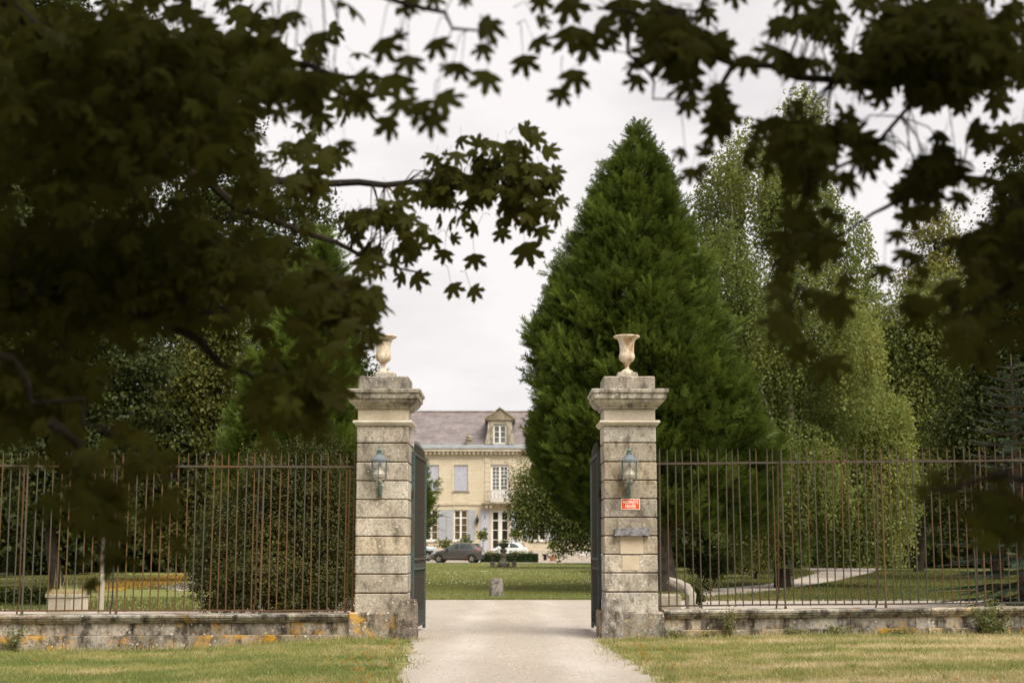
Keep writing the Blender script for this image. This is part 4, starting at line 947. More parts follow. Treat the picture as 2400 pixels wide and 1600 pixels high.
make_car('off_road_car', 'boxy silver off road car half hidden behind the left gate', (car_x(1023.5, 115), 115.2, 0.05), math.radians(183), off, {'paint': M['car_silver']}, (0.72, 3.05), 0.37,
         [(1.52, 2.30, (0.02, 0.0, 0.12, 0.0)), (2.42, 3.10, (0,0,0,0)), (3.2, 3.8, (0,0,0,0))],
         {'top': [(1.30, 1.54, 6.2, 9.0, M['car_glass'], 'windscreen')], 'side': [('sill', M['trim'], 0.9, 2.9, 1.1, 2.2)],
          'boxes': [('door_mirror', M['trim'], (1.55, 1.68, 0.84, 1.02, 1.22, 1.42)), ('front_bumper', M['trim'], (-0.10, 0.06, -0.82, 0.82, 0.45, 0.66)), ('headlight', M['headlamp'], (-0.03, 0.02, 0.5, 0.7, 0.82, 1.0)), ('headlight', M['headlamp'], (-0.03, 0.02, -0.7, -0.5, 0.82, 1.0)), ('wheel_flare', M['trim'], (0.28, 1.16, 0.78, 0.90, 0.74, 0.82))]})

# ------------------------------------------------------------------ garden ornaments
def lawn_urn(u, label, tall):
    p = gr(u, 1329)
    t = thing('lawn_urn', label, 'urn', (p.x, p.y, 0), 0, 'stone urns on the lawn')
    if tall:
        MB().box(-0.55, 0.55, -0.55, 0.55, -0.05, 0.06, 0.02).build('base_slab', M['garden_stone'], t)
        MB().lathe([(0.34,0.06),(0.36,0.2),(0.30,0.3),(0.22,0.42),(0.20,0.46)], 10, fn=lambda a, z: 1+0.1*math.sin(3*a+z*9)).build('rockwork', M['garden_stone'], t)
        MB().lathe([(0.20,0.45),(0.21,0.50),(0.17,0.54),(0.18,0.62),(0.22,0.72),(0.20,0.86),(0.15,0.92),(0.20,0.95),(0.23,1.03),(0.19,1.10),(0.11,1.14),(0.10,1.20),(0.15,1.23)], 16).build('pedestal', M['garden_stone'], t, True)
        MB().lathe([(0.12,1.22),(0.24,1.27),(0.30,1.34),(0.30,1.38),(0.38,1.42),(0.42,1.45),(0.40,1.47),(0.32,1.46)], 18).build('bowl', M['garden_stone'], t, True)
        return t, 1.46
    MB().box(-0.14, 0.14, -0.14, 0.14, -0.05, 0.30, 0.02).build('pedestal', M['garden_stone'], t)
    MB().lathe([(0.15,0.30),(0.15,0.34),(0.07,0.37),(0.06,0.43),(0.12,0.48),(0.16,0.58),(0.17,0.68),(0.24,0.73),(0.25,0.76),(0.20,0.76)], 16).build('bowl', M['garden_stone'], t, True)
    return t, 0.76
uL_, _ = lawn_urn(1154, 'small stone urn on the lawn, left of the tall one', False)
uR_, _ = lawn_urn(1205, 'small stone urn on the lawn, right of the tall one', False)
uC_, _ = lawn_urn(1179.6, 'tall stone pedestal urn standing between two small urns', True)

p = gr(1163.5, 1400); Yb = p.y
bm = bmesh.new(); rows = []; prof = [(0.20,-0.1),(0.20,0.15),(0.185,0.33),(0.175,0.44),(0.155,0.505),(0.09,0.53)]
for i, (r, z) in enumerate(prof):
    rows.append([bm.verts.new((r*math.copysign(abs(math.cos(a))**0.6, math.cos(a))*1.0 + (0.02 if i == 0 else 0) + random.gauss(0,0.006), 0.8*r*math.copysign(abs(math.sin(a))**0.6, math.sin(a)) + random.gauss(0,0.006), z)) for a in np.linspace(0, 2*math.pi, 18, endpoint=False)])
for i in range(len(rows)-1):
    for k in range(18): bm.faces.new((rows[i][k], rows[i][(k+1)%18], rows[i+1][(k+1)%18], rows[i+1][k]))
bm.faces.new(rows[-1]); bmesh.ops.recalc_face_normals(bm, faces=bm.faces)
me = bpy.data.meshes.new('boundary_stone'); bm.to_mesh(me); bm.free(); me.materials.append(M['stone_guard'])
tag(link(bpy.data.objects.new('boundary_stone', me), None, (p.x, p.y, 0)), 'worn round topped stone post at the edge of the lawn', 'stone post')

# concrete planter behind the left railing
pc = at(158, 1420, 24.9)
t = thing('concrete_planter', 'square pale concrete planter with dry grass behind the left railing', 'planter', (pc.x, 24.9, 0), math.radians(-18))
M['concrete'] = plain('pale_concrete', (0.47, 0.42, 0.34), 0.9, 0.15, var=0.2, scale=4)
b = MB(); h_ = at(150, 1392, 24.6).z
b.box(-0.25, 0.25, -0.25, 0.25, 0, h_-0.06, 0.012); b.box(-0.27, 0.27, -0.27, -0.2, h_-0.06, h_, 0.008); b.box(-0.27, 0.27, 0.2, 0.27, h_-0.06, h_, 0.008); b.box(-0.27, -0.2, -0.2, 0.2, h_-0.06, h_, 0.008); b.box(0.2, 0.27, -0.2, 0.2, h_-0.06, h_, 0.008)
b.build('box', M['concrete'], t)
n = 900; P = np.stack([RNG.uniform(-0.26, 0.26, n), RNG.uniform(-0.26, 0.26, n), np.full(n, h_-0.03)], 1)
a = RNG.uniform(0, 6.28, n); hh = RNG.uniform(0.04, 0.14, n); hh[:14] = RNG.uniform(0.25, 0.5, 14); ln = RNG.uniform(0.2, 1.3, n); ln[:14] *= 0.3
tip = P + np.stack([np.cos(a)*hh*ln, np.sin(a)*hh*ln, hh], 1); d = np.stack([-np.sin(a), np.cos(a), 0*a], 1)*0.006
soup('dry_grass', np.stack([P-d, P+d, tip], 1), [(0,1,2)], M['blade'], t, RNG.uniform(0.6, 1, n))

# pole behind the left railing
p = at(236, 1400, 23.6)
t = thing('metal_pole', 'thick grey metal pole standing behind the left railing', 'pole', (p.x, 23.62, 0))
MB().tube([(0,0,-0.1),(0,0,2.2)], 0.035, 12).build('pipe', plain('galvanised_pipe', (0.25, 0.245, 0.225), 0.6, 0.4, var=0.3, scale=8), t, True)
MB().lathe([(0.052,0.0),(0.05,0.95),(0.035,1.0)], 10, (0,0,0)).build('sleeve', M['concrete'], t, True)

# leaning broken stone beside the right pillar
def rock(name, pts, rad, label, loc, mat, cat='stone'):
    b = MB().tube(pts, rad, 9); b.v = [(x+random.gauss(0,0.012), y+random.gauss(0,0.012), z+random.gauss(0,0.012)) for x, y, z in b.v]
    o = b.build(name, mat, None, True, loc); return tag(o, label, cat)
yk = 27.0; q = lambda u, v: (at(u, v, yk).x - at(1570, 1400, yk).x, 0, at(u, v, yk).z)
o0 = (at(1570, 1400, yk).x, yk, 0)
rock('broken_stone', [q(1566,1358), q(1590,1366), q(1610,1378), q(1620,1395), q(1619,1415), (q(1617,1440)[0],0,-0.05)], [0.05,0.085,0.10,0.10,0.09,0.09], 'arched broken pale stone leaning beside the right pillar', o0, M['rock'])
bq = MB().box(q(1540,1390)[0], q(1589,1390)[0], -0.25, 0.15, -0.05, q(1540,1390)[2], 0.03); o = bq.build('stone_block', M['rock'], None, False, (o0[0], yk-0.25, 0)); tag(o, 'squared pale stone block lying at the foot of the leaning stone', 'stone')

# wooden table far right
p = gr(1708, 1345)
t = thing('wooden_table', 'brown wooden table top under the trees behind the right railing', 'table', (p.x, p.y, 0))
M['brown_wood'] = plain('brown_wood', (0.20, 0.115, 0.06), 0.8, 0.2, var=0.25, scale=5)
wz = at(1708, 1312, p.y).z; ww = at(1737, 1312, p.y).x - p.x
for k in range(4): MB().box(-ww, ww, -0.36+0.18*k, -0.20+0.18*k, wz-0.06, wz).build('plank', M['brown_wood'], t)
MB().box(-ww*0.95, ww*0.95, -0.33, -0.30, wz-0.30, wz-0.065).build('apron', M['brown_wood'], t)
for sx in (-1, 1):
    for sy in (-1, 1): MB().box(sx*ww*0.85-0.05, sx*ww*0.85+0.05, sy*0.26-0.03, sy*0.26+0.03, -0.02, wz-0.065).build('leg', M['brown_wood'], t)

# white garden table and chairs near the house
for i, (u, rz) in enumerate(((1368, 0.4), (1384, 2.8))):
    p = at(u, 1300, 116.5)
    t = thing('garden_chair', ['white slatted garden chair at the terrace, nearer the door', 'white slatted garden chair at the terrace, nearer the right gate'][i], 'chair', (p.x, 116.5, 0.01), rz, 'white garden chairs')
    MB().box(-0.2, 0.2, -0.2, 0.2, 0.43, 0.46).build('seat', M['white_paint'], t)
    for k in range(4): MB().box(-0.2+0.105*k, -0.2+0.105*k+0.075, 0.18, 0.20, 0.47, 0.88).build('back_slat', M['white_paint'], t)
    for sx in (-1, 1):
        for sy in (-1, 1): MB().tube([(sx*0.19, sy*0.19, 0), (sx*0.18, sy*0.18, 0.44)], 0.015, 6).build('leg', M['white_paint'], t)
p = at(1376, 1300, 116.2)
t = thing('garden_table', 'round white garden table between the garden chairs', 'table', (p.x+0.05, 115.8, 0.01))
MB().lathe([(0.38,0.70),(0.40,0.715),(0.38,0.73)], 20).build('table_top', M['white_paint'], t)
for k in range(3): MB().tube([(0.28*math.cos(k*2.1), 0.28*math.sin(k*2.1), 0), (0.05*math.cos(k*2.1), 0.05*math.sin(k*2.1), 0.40), (0.25*math.cos(k*2.1), 0.25*math.sin(k*2.1), 0.70)], 0.014, 6).build('leg', M['white_paint'], t)
# ------------------------------------------------------------------ foliage machinery
def nrm(a): return a / np.maximum(np.linalg.norm(a, axis=-1, keepdims=True), 1e-9)
def frames(tip, nor):
    y = nrm(tip); x = nrm(np.cross(y, nor)); z = np.cross(x, y)
    return np.stack([x, y, z], 2)
def place(T, P, R, S):
    S = np.asarray(S, float)
    return np.einsum('nij,kj->nki', R, T)*S[:, None, None] + P[:, None, :]
LEAF_T = np.array([(0,0,0),(0.34,0.42,0.10),(0,1,-0.05),(-0.34,0.42,0.10)]); LEAF_F = [(0,1,2),(0,2,3)]
# flat conifer spray: stem with side shoots
_v = [(0,0,0),(0.03,0.5,0.02),(-0.03,0.5,0.02),(0,1.0,-0.06)]; _f = [(0,1,2),(1,3,2)]
for i_, y_ in enumerate((0.08,0.24,0.40,0.56,0.72)):
    for s_ in (-1, 1):
        k0 = len(_v); L_ = 0.36*(1-0.55*y_); _v += [(0,y_,0.01),(0,y_+0.13,0.01),(s_*L_,y_+0.30+0.08*(i_%2),-0.05)]; _f.append((k0,k0+1,k0+2) if s_ > 0 else (k0,k0+2,k0+1))
SPRAY_T = np.array(_v); SPRAY_F = np.array(_f)
# maple leaf, base of the blade at the origin, tip along +y
_h = [(0.0,1.0),(0.055,0.86),(0.14,0.80),(0.115,0.70),(0.15,0.58),(0.13,0.50),(0.28,0.60),(0.34,0.72),(0.40,0.70),(0.60,0.76),(0.54,0.62),(0.60,0.52),(0.47,0.45),(0.33,0.33),(0.46,0.31),(0.53,0.26),(0.64,0.22),(0.48,0.12),(0.36,0.05),(0.18,0.03),(0.06,-0.02)]
_o = _h + [(-x_, y_) for x_, y_ in _h[::-1][:-1]]
def maple(curl, fold):
    V = [(0,0.30,0.0)] + [(x_, y_, -fold*abs(x_) - curl*(y_-0.3)**2 - curl*0.6*x_*x_ + 0.02*math.sin(9*x_+5*y_)) for x_, y_ in _o]
    n_ = len(_o); return np.array(V), np.array([(0, i+1, (i+1) % n_ + 1) for i in range(n_)])
MAPLES = [maple(0.25, 0.10), maple(0.5, 0.22), maple(0.1, 0.30), maple(0.7, 0.0)]
MAPLE_F = MAPLES[0][1]
_s = [0, 1, 6, 10, 14, 17, 21]                     # simple maple outline for leaves out of the picture
_c = [_o[i] for i in (0,5,9,13,16,20,21,24,28,32,36)]
MAPLE_LO_T = np.array([(0,0.3,0)] + [(x_, y_, -0.15*abs(x_)) for x_, y_ in _c]); MAPLE_LO_F = np.array([(0, i+1, (i+1) % len(_c) + 1) for i in range(len(_c))])

M['bark'] = stone('dark_bark', (0.050, 0.040, 0.028), (0.024, 0.019, 0.013), 0.0, 0.6, 0.1, 0.9, 2.0)
M['bark_brown'] = stone('brown_bark', (0.22, 0.165, 0.12), (0.09, 0.065, 0.045), 0.0, 0.6, 0.1, 1.0, 2.0)
def birchbark():
    k = NT('birch_bark'); p = k.pos(); n = k.noise(k.mapv(p, (1,1,5)), 2.2, 4, 0.7)
    return k.bsdf(k.ramp(n, [(0.40, (0.06,0.05,0.04)), (0.52, (0.32,0.29,0.24)), (0.8, (0.46,0.42,0.36))]), 0.8, 0.2)
M['birch_bark'] = birchbark()
M['f_conifer'] = foliage('conifer_foliage', [(0.0, (0.032,0.047,0.009)), (0.5, (0.070,0.103,0.016)), (1.0, (0.145,0.195,0.030))], 0.25, 0.012)
M['f_birch'] = foliage('birch_foliage', [(0.0, (0.075,0.105,0.026)), (0.55, (0.19,0.225,0.060)), (0.85, (0.31,0.32,0.085)), (1.0, (0.46,0.38,0.09))], 0.5, 0.012)
M['f_green'] = foliage('broadleaf_foliage', [(0.0, (0.065,0.088,0.024)), (0.6, (0.15,0.175,0.044)), (1.0, (0.25,0.265,0.068))], 0.40, 0.012)
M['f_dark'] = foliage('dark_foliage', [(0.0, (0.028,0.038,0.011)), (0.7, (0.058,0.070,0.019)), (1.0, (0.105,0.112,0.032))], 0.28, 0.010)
M['f_yellow'] = foliage('yellow_green_foliage', [(0.0, (0.06,0.075,0.018)), (0.5, (0.15,0.15,0.035)), (0.8, (0.28,0.26,0.05)), (1.0, (0.40,0.34,0.065))], 0.4, 0.012)
M['f_blue'] = foliage('spruce_foliage', [(0.0, (0.022,0.038,0.026)), (0.6, (0.05,0.078,0.052)), (1.0, (0.10,0.13,0.085))], 0.15, 0.012)
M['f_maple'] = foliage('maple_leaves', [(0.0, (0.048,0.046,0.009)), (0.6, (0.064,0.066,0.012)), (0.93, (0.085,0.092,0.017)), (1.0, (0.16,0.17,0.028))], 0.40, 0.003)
M['f_shrub'] = foliage('shrub_foliage', [(0.0, (0.030,0.036,0.010)), (0.7, (0.066,0.070,0.018)), (1.0, (0.15,0.125,0.032))], 0.28, 0.012)
M['f_hedge'] = foliage('box_hedge_foliage', [(0.0, (0.022,0.045,0.012)), (0.7, (0.045,0.085,0.020)), (1.0, (0.075,0.12,0.03))], 0.25, 0.04)
M['f_weed'] = foliage('weed_foliage', [(0.0, (0.07,0.10,0.03)), (0.6, (0.14,0.17,0.05)), (1.0, (0.30,0.26,0.09))], 0.35, 0.03)

def bez(a, b, sag=0.0, n=6, wob=0.0):
    a, b = Vector(a), Vector(b); out = []
    for i in range(n+1):
        f = i/n; p = a.lerp(b, f) + Vector((0, 0, sag*4*f*(1-f)))
        if wob and 0 < i < n: p += Vector((random.gauss(0, wob), random.gauss(0, wob), random.gauss(0, wob*0.6)))
        out.append(p)
    return out
def lobe(u, v, ru, rv, Y, ry=None, dy=0.0):
    c = at(u, v, Y+dy); s = (Y+dy)/FPX; return (c.x, c.y, c.z, ru*s, (ry if ry else 0.8*ru*s), rv*s)

def tree(name, label, base, lobes, n_clump, per, leaf, mat, bark='bark', trunk_r=0.22, group=None, cat='tree', clump=0.45, droop=0.35, fill=0.5, tintshift=0.0, trunk_top=None, inner=0.5, flat=0.6):
    """base (x,y); lobes in world (cx,cy,cz,rx,ry,rz); leaves gathered in clumps through the lobes' outer volume"""
    x0, y0 = base; t = thing(name, label, cat, (x0, y0, 0), 0, group)
    lo = np.array(lobes); vol = lo[:,3]*lo[:,4]*lo[:,5]; w = vol**0.67; w /= w.sum()
    top = lo[np.argmax(lo[:,2])]; tt = trunk_top or (top[0], top[1], top[2]+top[5]*0.4)
    pts = bez((0,0,-0.2), (tt[0]-x0, tt[1]-y0, tt[2]), 0, 7, 0.12); m = len(pts)
    MB().tube(pts, [trunk_r*(1.25 if i == 0 else 1)*(1-0.82*i/(m-1)) for i in range(m)], 9).build('trunk', M[bark], t, True)
    for L in lo:
        h0 = max(0.8, min(L[2]-L[5]*0.4, tt[2]*0.75)); f = h0/max(tt[2], 0.1)
        a = Vector(((tt[0]-x0)*f, (tt[1]-y0)*f, h0))
        b = Vector((L[0]-x0, L[1]-y0, L[2]))
        if (b-a).length > 0.5: MB().tube(bez(a, b, 0.1*(b-a).length*0.3, 6, 0.1), [trunk_r*0.45*(1-0.75*i/6) for i in range(7)], 6).build('limb', M[bark], t, True)
    k = RNG.choice(len(lo), n_clump, p=w); d = nrm(RNG.normal(size=(n_clump, 3)))
    r = np.where(RNG.uniform(0, 1, n_clump) < 1-fill, RNG.uniform(0.80, 1.03, n_clump), RNG.uniform(inner, 0.85, n_clump))
    C = lo[k,:3] + d*r[:, None]*lo[k,3:]*(1+0.12*RNG.normal(size=(n_clump,1)))
    ok = C[:,2] > 0.15; C, d, k = C[ok], d[ok], k[ok]; nc = len(C)
    dsh = np.repeat(d, per, 0); size = clump*RNG.uniform(0.6, 1.35, nc)
    P = np.repeat(C, per, 0) + RNG.normal(size=(nc*per, 3))*np.array([1, 1, flat])*np.repeat(size, per)[:, None]*0.6
    P[:,2] = np.maximum(P[:,2], 0.06)
    nor = nrm(np.array([0,0,0.75]) + dsh*0.55 + RNG.normal(size=P.shape)*0.45)
    tip = nrm(RNG.normal(size=P.shape) + dsh*0.5 + np.array([0,0,-droop*2]))
    S = leaf*RNG.uniform(0.65, 1.35, len(P)); tn = np.clip(np.repeat(RNG.normal(0.5, 0.16, nc), per) + RNG.normal(0, 0.16, len(P)) + tintshift, 0, 1)
    V = place(LEAF_T, P - np.array([x0, y0, 0]), frames(tip, nor), S)
    soup('crown', V, LEAF_F, mat, t, tn); return t

def conifer(name, label, base, rings, n_pl, per, size, mat, axis=None, trunk_r=0.3, zlow=1.0, cat='tree', group=None, up=0.75, clearbase=None):
    """rings: (z, x_left, x_right, depth_radius) envelope, bottom first (absolute x)"""
    x0, y0 = base; t = thing(name, label, cat, (x0, y0, 0), 0, group)
    A = np.array(rings); zt = A[-1,0]; zb = A[0,0]
    MB().tube([(0,0,-0.2),(0.02,0,0.6),((A[len(A)//2,1]+A[len(A)//2,2])/2-x0,0,A[len(A)//2,0]),((A[-1,1]+A[-1,2])/2-x0,0,zt-0.3)], [trunk_r*1.4,trunk_r,trunk_r*0.7,0.03], 9).build('trunk', M['bark_brown'], t, True)
    for i in range(26):
        a = random.uniform(0, 6.28); z = random.uniform(0.9, max(zb+2.0, 3)); L = random.uniform(1.0, 3.0)
        MB().tube(bez((0,0,z), (math.cos(a)*L, math.sin(a)*L, z+random.uniform(-0.4, 0.7)), 0.15, 4, 0.08), [0.045,0.035,0.025,0.015,0.008], 5).build('dead_branch', M['bark_brown'], t)
    wz = np.interp(np.linspace(zb, zt, 400), A[:,0], (A[:,2]-A[:,1])/2 + A[:,3]); cw = np.cumsum(wz); cw /= cw[-1]
    z = np.interp(RNG.uniform(0, 1, n_pl), cw, np.linspace(zb, zt, 400)); a = RNG.uniform(0, 2*np.pi, n_pl)
    rr = np.where(RNG.uniform(0, 1, n_pl) < 0.72, RNG.uniform(0.84, 1.0, n_pl), RNG.uniform(0.45, 0.85, n_pl))
    xc = np.interp(z, A[:,0], (A[:,1]+A[:,2])/2); rx = np.interp(z, A[:,0], (A[:,2]-A[:,1])/2); ry = np.interp(z, A[:,0], A[:,3])
    rr = rr*(1 + 0.10*np.sin(a*4 + z*0.9) + 0.08*np.sin(a*9 - z*2.1) + 0.07*np.sin(a*6 + z*4.1))
    C = np.stack([xc + rx*rr*np.cos(a), y0 + ry*rr*np.sin(a), z], 1)
    ax = nrm(np.stack([np.cos(a), np.sin(a), np.full(n_pl, up)], 1) + RNG.normal(size=(n_pl,3))*0.22)
    out = np.stack([np.cos(a), np.sin(a), 0*a], 1)
    pl = size*RNG.uniform(0.7, 1.4, n_pl)*np.interp(z, [zb, zt-2, zt], [1.0, 0.85, 0.5])
    f = RNG.uniform(-0.45, 0.75, (n_pl, per)); axr = np.repeat(ax, per, 0); ff = f.reshape(-1); ps = np.repeat(pl, per)
    side = RNG.normal(size=(n_pl*per, 3)); side -= axr*np.sum(side*axr, 1, keepdims=True)
    P = np.repeat(C, per, 0) + axr*(ff*ps)[:, None] + side*(0.20*ps*(1-0.6*np.clip(ff, 0, 1)))[:, None]
    tip = nrm(axr + nrm(side)*RNG.uniform(0.1, 0.75, n_pl*per)[:, None] + np.array([0,0,0.18]))
    nor = nrm(np.repeat(out, per, 0)*0.6 + np.array([0,0,0.5]) + RNG.normal(size=tip.shape)*0.55)
    S = ps*RNG.uniform(0.45, 0.85, n_pl*per)
    tn = np.clip(np.repeat(RNG.normal(0.42, 0.15, n_pl) + 0.16*np.sin(a*6 + z*4.1), per) + 0.25*ff + RNG.normal(0, 0.08, n_pl*per), 0, 1)  # hollows between the lumps tinted darker, their shade put into the colour
    V = place(SPRAY_T, P - np.array([x0, y0, 0]), frames(tip, nor), S)
    soup('crown', V, SPRAY_F, mat, t, tn); return t

def rings_px(rows, Y, dr=0.5):
    out = []
    for (v, ul, ur) in rows:
        a, b = at(ul, v, Y), at(ur, v, Y); e = min(0.40, (b.x-a.x)*0.33); out.append((a.z, a.x+e, b.x-e, max(0.08, (b.x-a.x)*dr-e)))
    return sorted(out)

# ------------------------------------------------------------------ trees in the park
YC = 44.0
conifer('conifer_tree', 'huge dark green pyramidal conifer behind the right gate pillar', (at(1556, 1300, YC).x, YC),
        rings_px([(1235,1400,1790),(1190,1320,1810),(1120,1268,1815),(1030,1228,1800),(950,1258,1770),(860,1246,1725),(760,1268,1690),(650,1305,1650),(560,1335,1625),(450,1392,1590),(360,1432,1552),(310,1468,1525),(285,1488,1508)], YC, 0.46),
        5200, 15, 0.52, M['f_conifer'], trunk_r=0.34)
conifer('conifer_tree', 'tall dark conifer behind the left railing beside the left pillar', (at(720, 1300, 47).x, 47),
        rings_px([(1330,560,880),(1250,530,880),(1100,520,860),(980,545,845),(850,590,838),(750,640,832),(650,690,815),(560,730,790),(520,750,770)], 47, 0.5),
        1700, 14, 0.60, M['f_conifer'], trunk_r=0.3)
conifer('conifer_tree', 'narrow conifer half hidden between the left pillar and the house', (at(920, 1300, 62).x, 62),
        rings_px([(1300,850,1000),(1200,835,1012),(1150,830,1018),(1100,840,1005),(1040,870,955),(1000,890,930)], 62, 0.5),
        420, 12, 0.55, M['f_conifer'], trunk_r=0.2)

def birch():
    Yb = 48.5; bx = at(1850, 1376, Yb).x
    t = thing('birch_tree', 'tall weeping birch with white trunks right of the big conifer', 'tree', (bx, Yb, 0))
    q = lambda u, v, dy=0: at(u, v, Yb+dy-(0.5 if v < 1180 else 0)) - Vector((bx, Yb, 0))
    trunks = [[(1850,1376,0),(1850,1200,0),(1858,1050,0),(1850,900,0.2),(1843,820,0.3),(1853,640,0.5),(1850,480,0.5),(1845,320,0.6),(1842,250,0.6)],
              [(1852,1180,0),(1835,1050,-0.6),(1800,960,-0.8),(1765,860,-0.8),(1735,720,-0.6),(1720,560,-0.4),(1712,420,-0.4)],
              [(1858,1050,0),(1900,930,0.8),(1950,800,1.2),(1975,680,1.2),(1990,560,1)],
              ]
    for i, tr in enumerate(trunks):
        n = len(tr); r0 = 0.15 if i == 0 else 0.07
        MB().tube([q(*p) for p in tr], [r0*(1-0.85*k/(n-1)) for k in range(n)], 8).build('trunk', M['birch_bark'], t, True)
    lobes = [(1700,640,80,160,600),(1690,470,75,150,500),(1790,380,120,130,700),(1870,480,110,160,900),(1760,760,130,150,800),(1900,700,110,140,700),(1990,600,70,150,380),(1780,930,130,130,900),(1900,900,130,130,800),
             (2000,800,80,130,420),(1850,1080,140,120,800),(2000,1010,120,110,700),(2080,980,70,80,360),(1960,1160,140,110,800),(2080,1110,80,110,420),(1800,1180,110,100,420),(1880,250,60,70,200),(2050,1210,90,70,350),(1740,1150,70,60,150)]
    P, T, Nn, S, tn = [], [], [], [], []
    strands = MB()
    for (u, v, ru, rv, n) in lobes:
        dyl = random.uniform(-1.6, 1.2) if v > 330 else 0; tl = random.gauss(0, 0.10) - 0.05*dyl; c = at(u, v, Yb+dyl); s = Yb/FPX; m = int(n*0.78); ru, rv = ru*0.92, rv*0.85  # lobes farther back tinted darker, inner shade put into the leaf colour
        d = nrm(RNG.normal(size=(m, 3))); r = RNG.uniform(0.5, 1.0, m)**0.6
        C = np.array(c[:]) + d*r[:, None]*np.array([ru*s, ru*s*0.9, rv*s])
        for j in range(m):
            L = RNG.uniform(0.6, 1.9); k = int(L*13); f = np.arange(k)/k; a = RNG.uniform(0, 6.28); sw = RNG.uniform(0.1, 0.45)
            path = C[j] + np.stack([np.cos(a)*sw*np.sqrt(f), np.sin(a)*sw*np.sqrt(f), -L*f + 0.25*np.sin(np.pi*np.minimum(f*2, 1))], 1)
            path += RNG.normal(size=path.shape)*0.05; path[:,2] = np.maximum(path[:,2], 0.75)
            P.append(path); T.append(nrm(RNG.normal(size=path.shape)*0.6 + np.array([0,0,-0.8]))); Nn.append(RNG.normal(size=path.shape) + np.array([0,0,0.4]) + d[j]*0.5)
            S.append(RNG.uniform(0.075, 0.13, k)); tn.append(np.clip(RNG.normal(0.42 + tl + (0.22 if u > 2020 else 0), 0.12) + RNG.normal(0, 0.12, k), 0, 1))  # right-hand lobes tinted lighter, their sunlight put into the leaf colour
    P = np.concatenate(P); V = place(LEAF_T*np.array([1.25,1,1]), P - np.array([bx, Yb, 0]), frames(np.concatenate(T), np.concatenate(Nn)), np.concatenate(S))
    soup('crown', V, LEAF_F, M['f_birch'], t, np.concatenate(tn))
birch()

def lb(Y, *L): return [lobe(u, v, ru, rv, Y) for (u, v, ru, rv) in L]
def base_at(u, Y): return (at(u, 1300, Y).x, Y)
tree('linden_tree', 'drooping green tree spreading in front of the house right of its balcony', base_at(1425, 84),
     lb(84, (1256,1140,52,58),(1300,1115,60,55),(1335,1190,62,62),(1265,1200,46,40),(1226,1195,30,44),(1380,1150,80,90),(1340,1250,42,24),(1382,1262,30,30),(1240,1248,20,12),(1318,1290,16,12),(1440,1160,80,110)),
     1700, 28, 0.14, M['f_green'], clump=0.55, droop=0.6, fill=0.3, trunk_r=0.25, tintshift=-0.06, trunk_top=(at(1430,1080,84).x, 84, at(1430,1080,84).z))
tree('lime_tree', 'mid green leafy tree rising right of the birch', base_at(2150, 74),
     lb(74, (2130,800,120,120),(2060,870,100,110),(2200,740,110,110),(2240,880,130,120),(2120,980,130,110),(2060,1060,110,110),(2180,1100,120,110)),
     2200, 28, 0.17, M['f_green'], clump=0.6, tintshift=0.28)
tree('locust_tree', 'yellow green feathery tree top against the sky at the right', base_at(2190, 92),
     lb(92, (2190,540,60,45),(2240,600,65,45),(2170,650,70,45),(2260,690,70,60),(2210,760,90,70)),
     620, 24, 0.20, M['f_yellow'], clump=0.6, fill=0.3, trunk_r=0.18)
tree('oak_tree', 'very dark broad tree filling the right edge beyond the railing', base_at(2330, 58),
     lb(58, (2390,640,110,140),(2440,480,110,170),(2360,860,120,140),(2440,800,120,200),(2300,1010,110,100),(2360,1090,120,120),(2270,1180,100,80),(2440,1130,120,120)),
     2300, 26, 0.17, M['f_dark'], clump=0.6, tintshift=0.1)
tree('far_tree', 'bluish green far tree in the gap between birch and lime', base_at(2025, 120),
     lb(120, (2020,740,70,70),(2000,820,80,90),(2050,900,80,100)), 500, 22, 0.3, M['f_hedge'], clump=0.9)
tree('ash_tree', 'plain green tree standing close behind the birch', base_at(1830, 68),
     lb(68, (1760,800,110,140),(1890,820,120,140),(1800,960,150,120),(1960,960,120,120),(1740,1080,110,110),(1900,1100,140,110),(1700,620,70,110),(1830,680,90,120)),
     1700, 24, 0.17, M['f_green'], clump=0.6, tintshift=0.05)
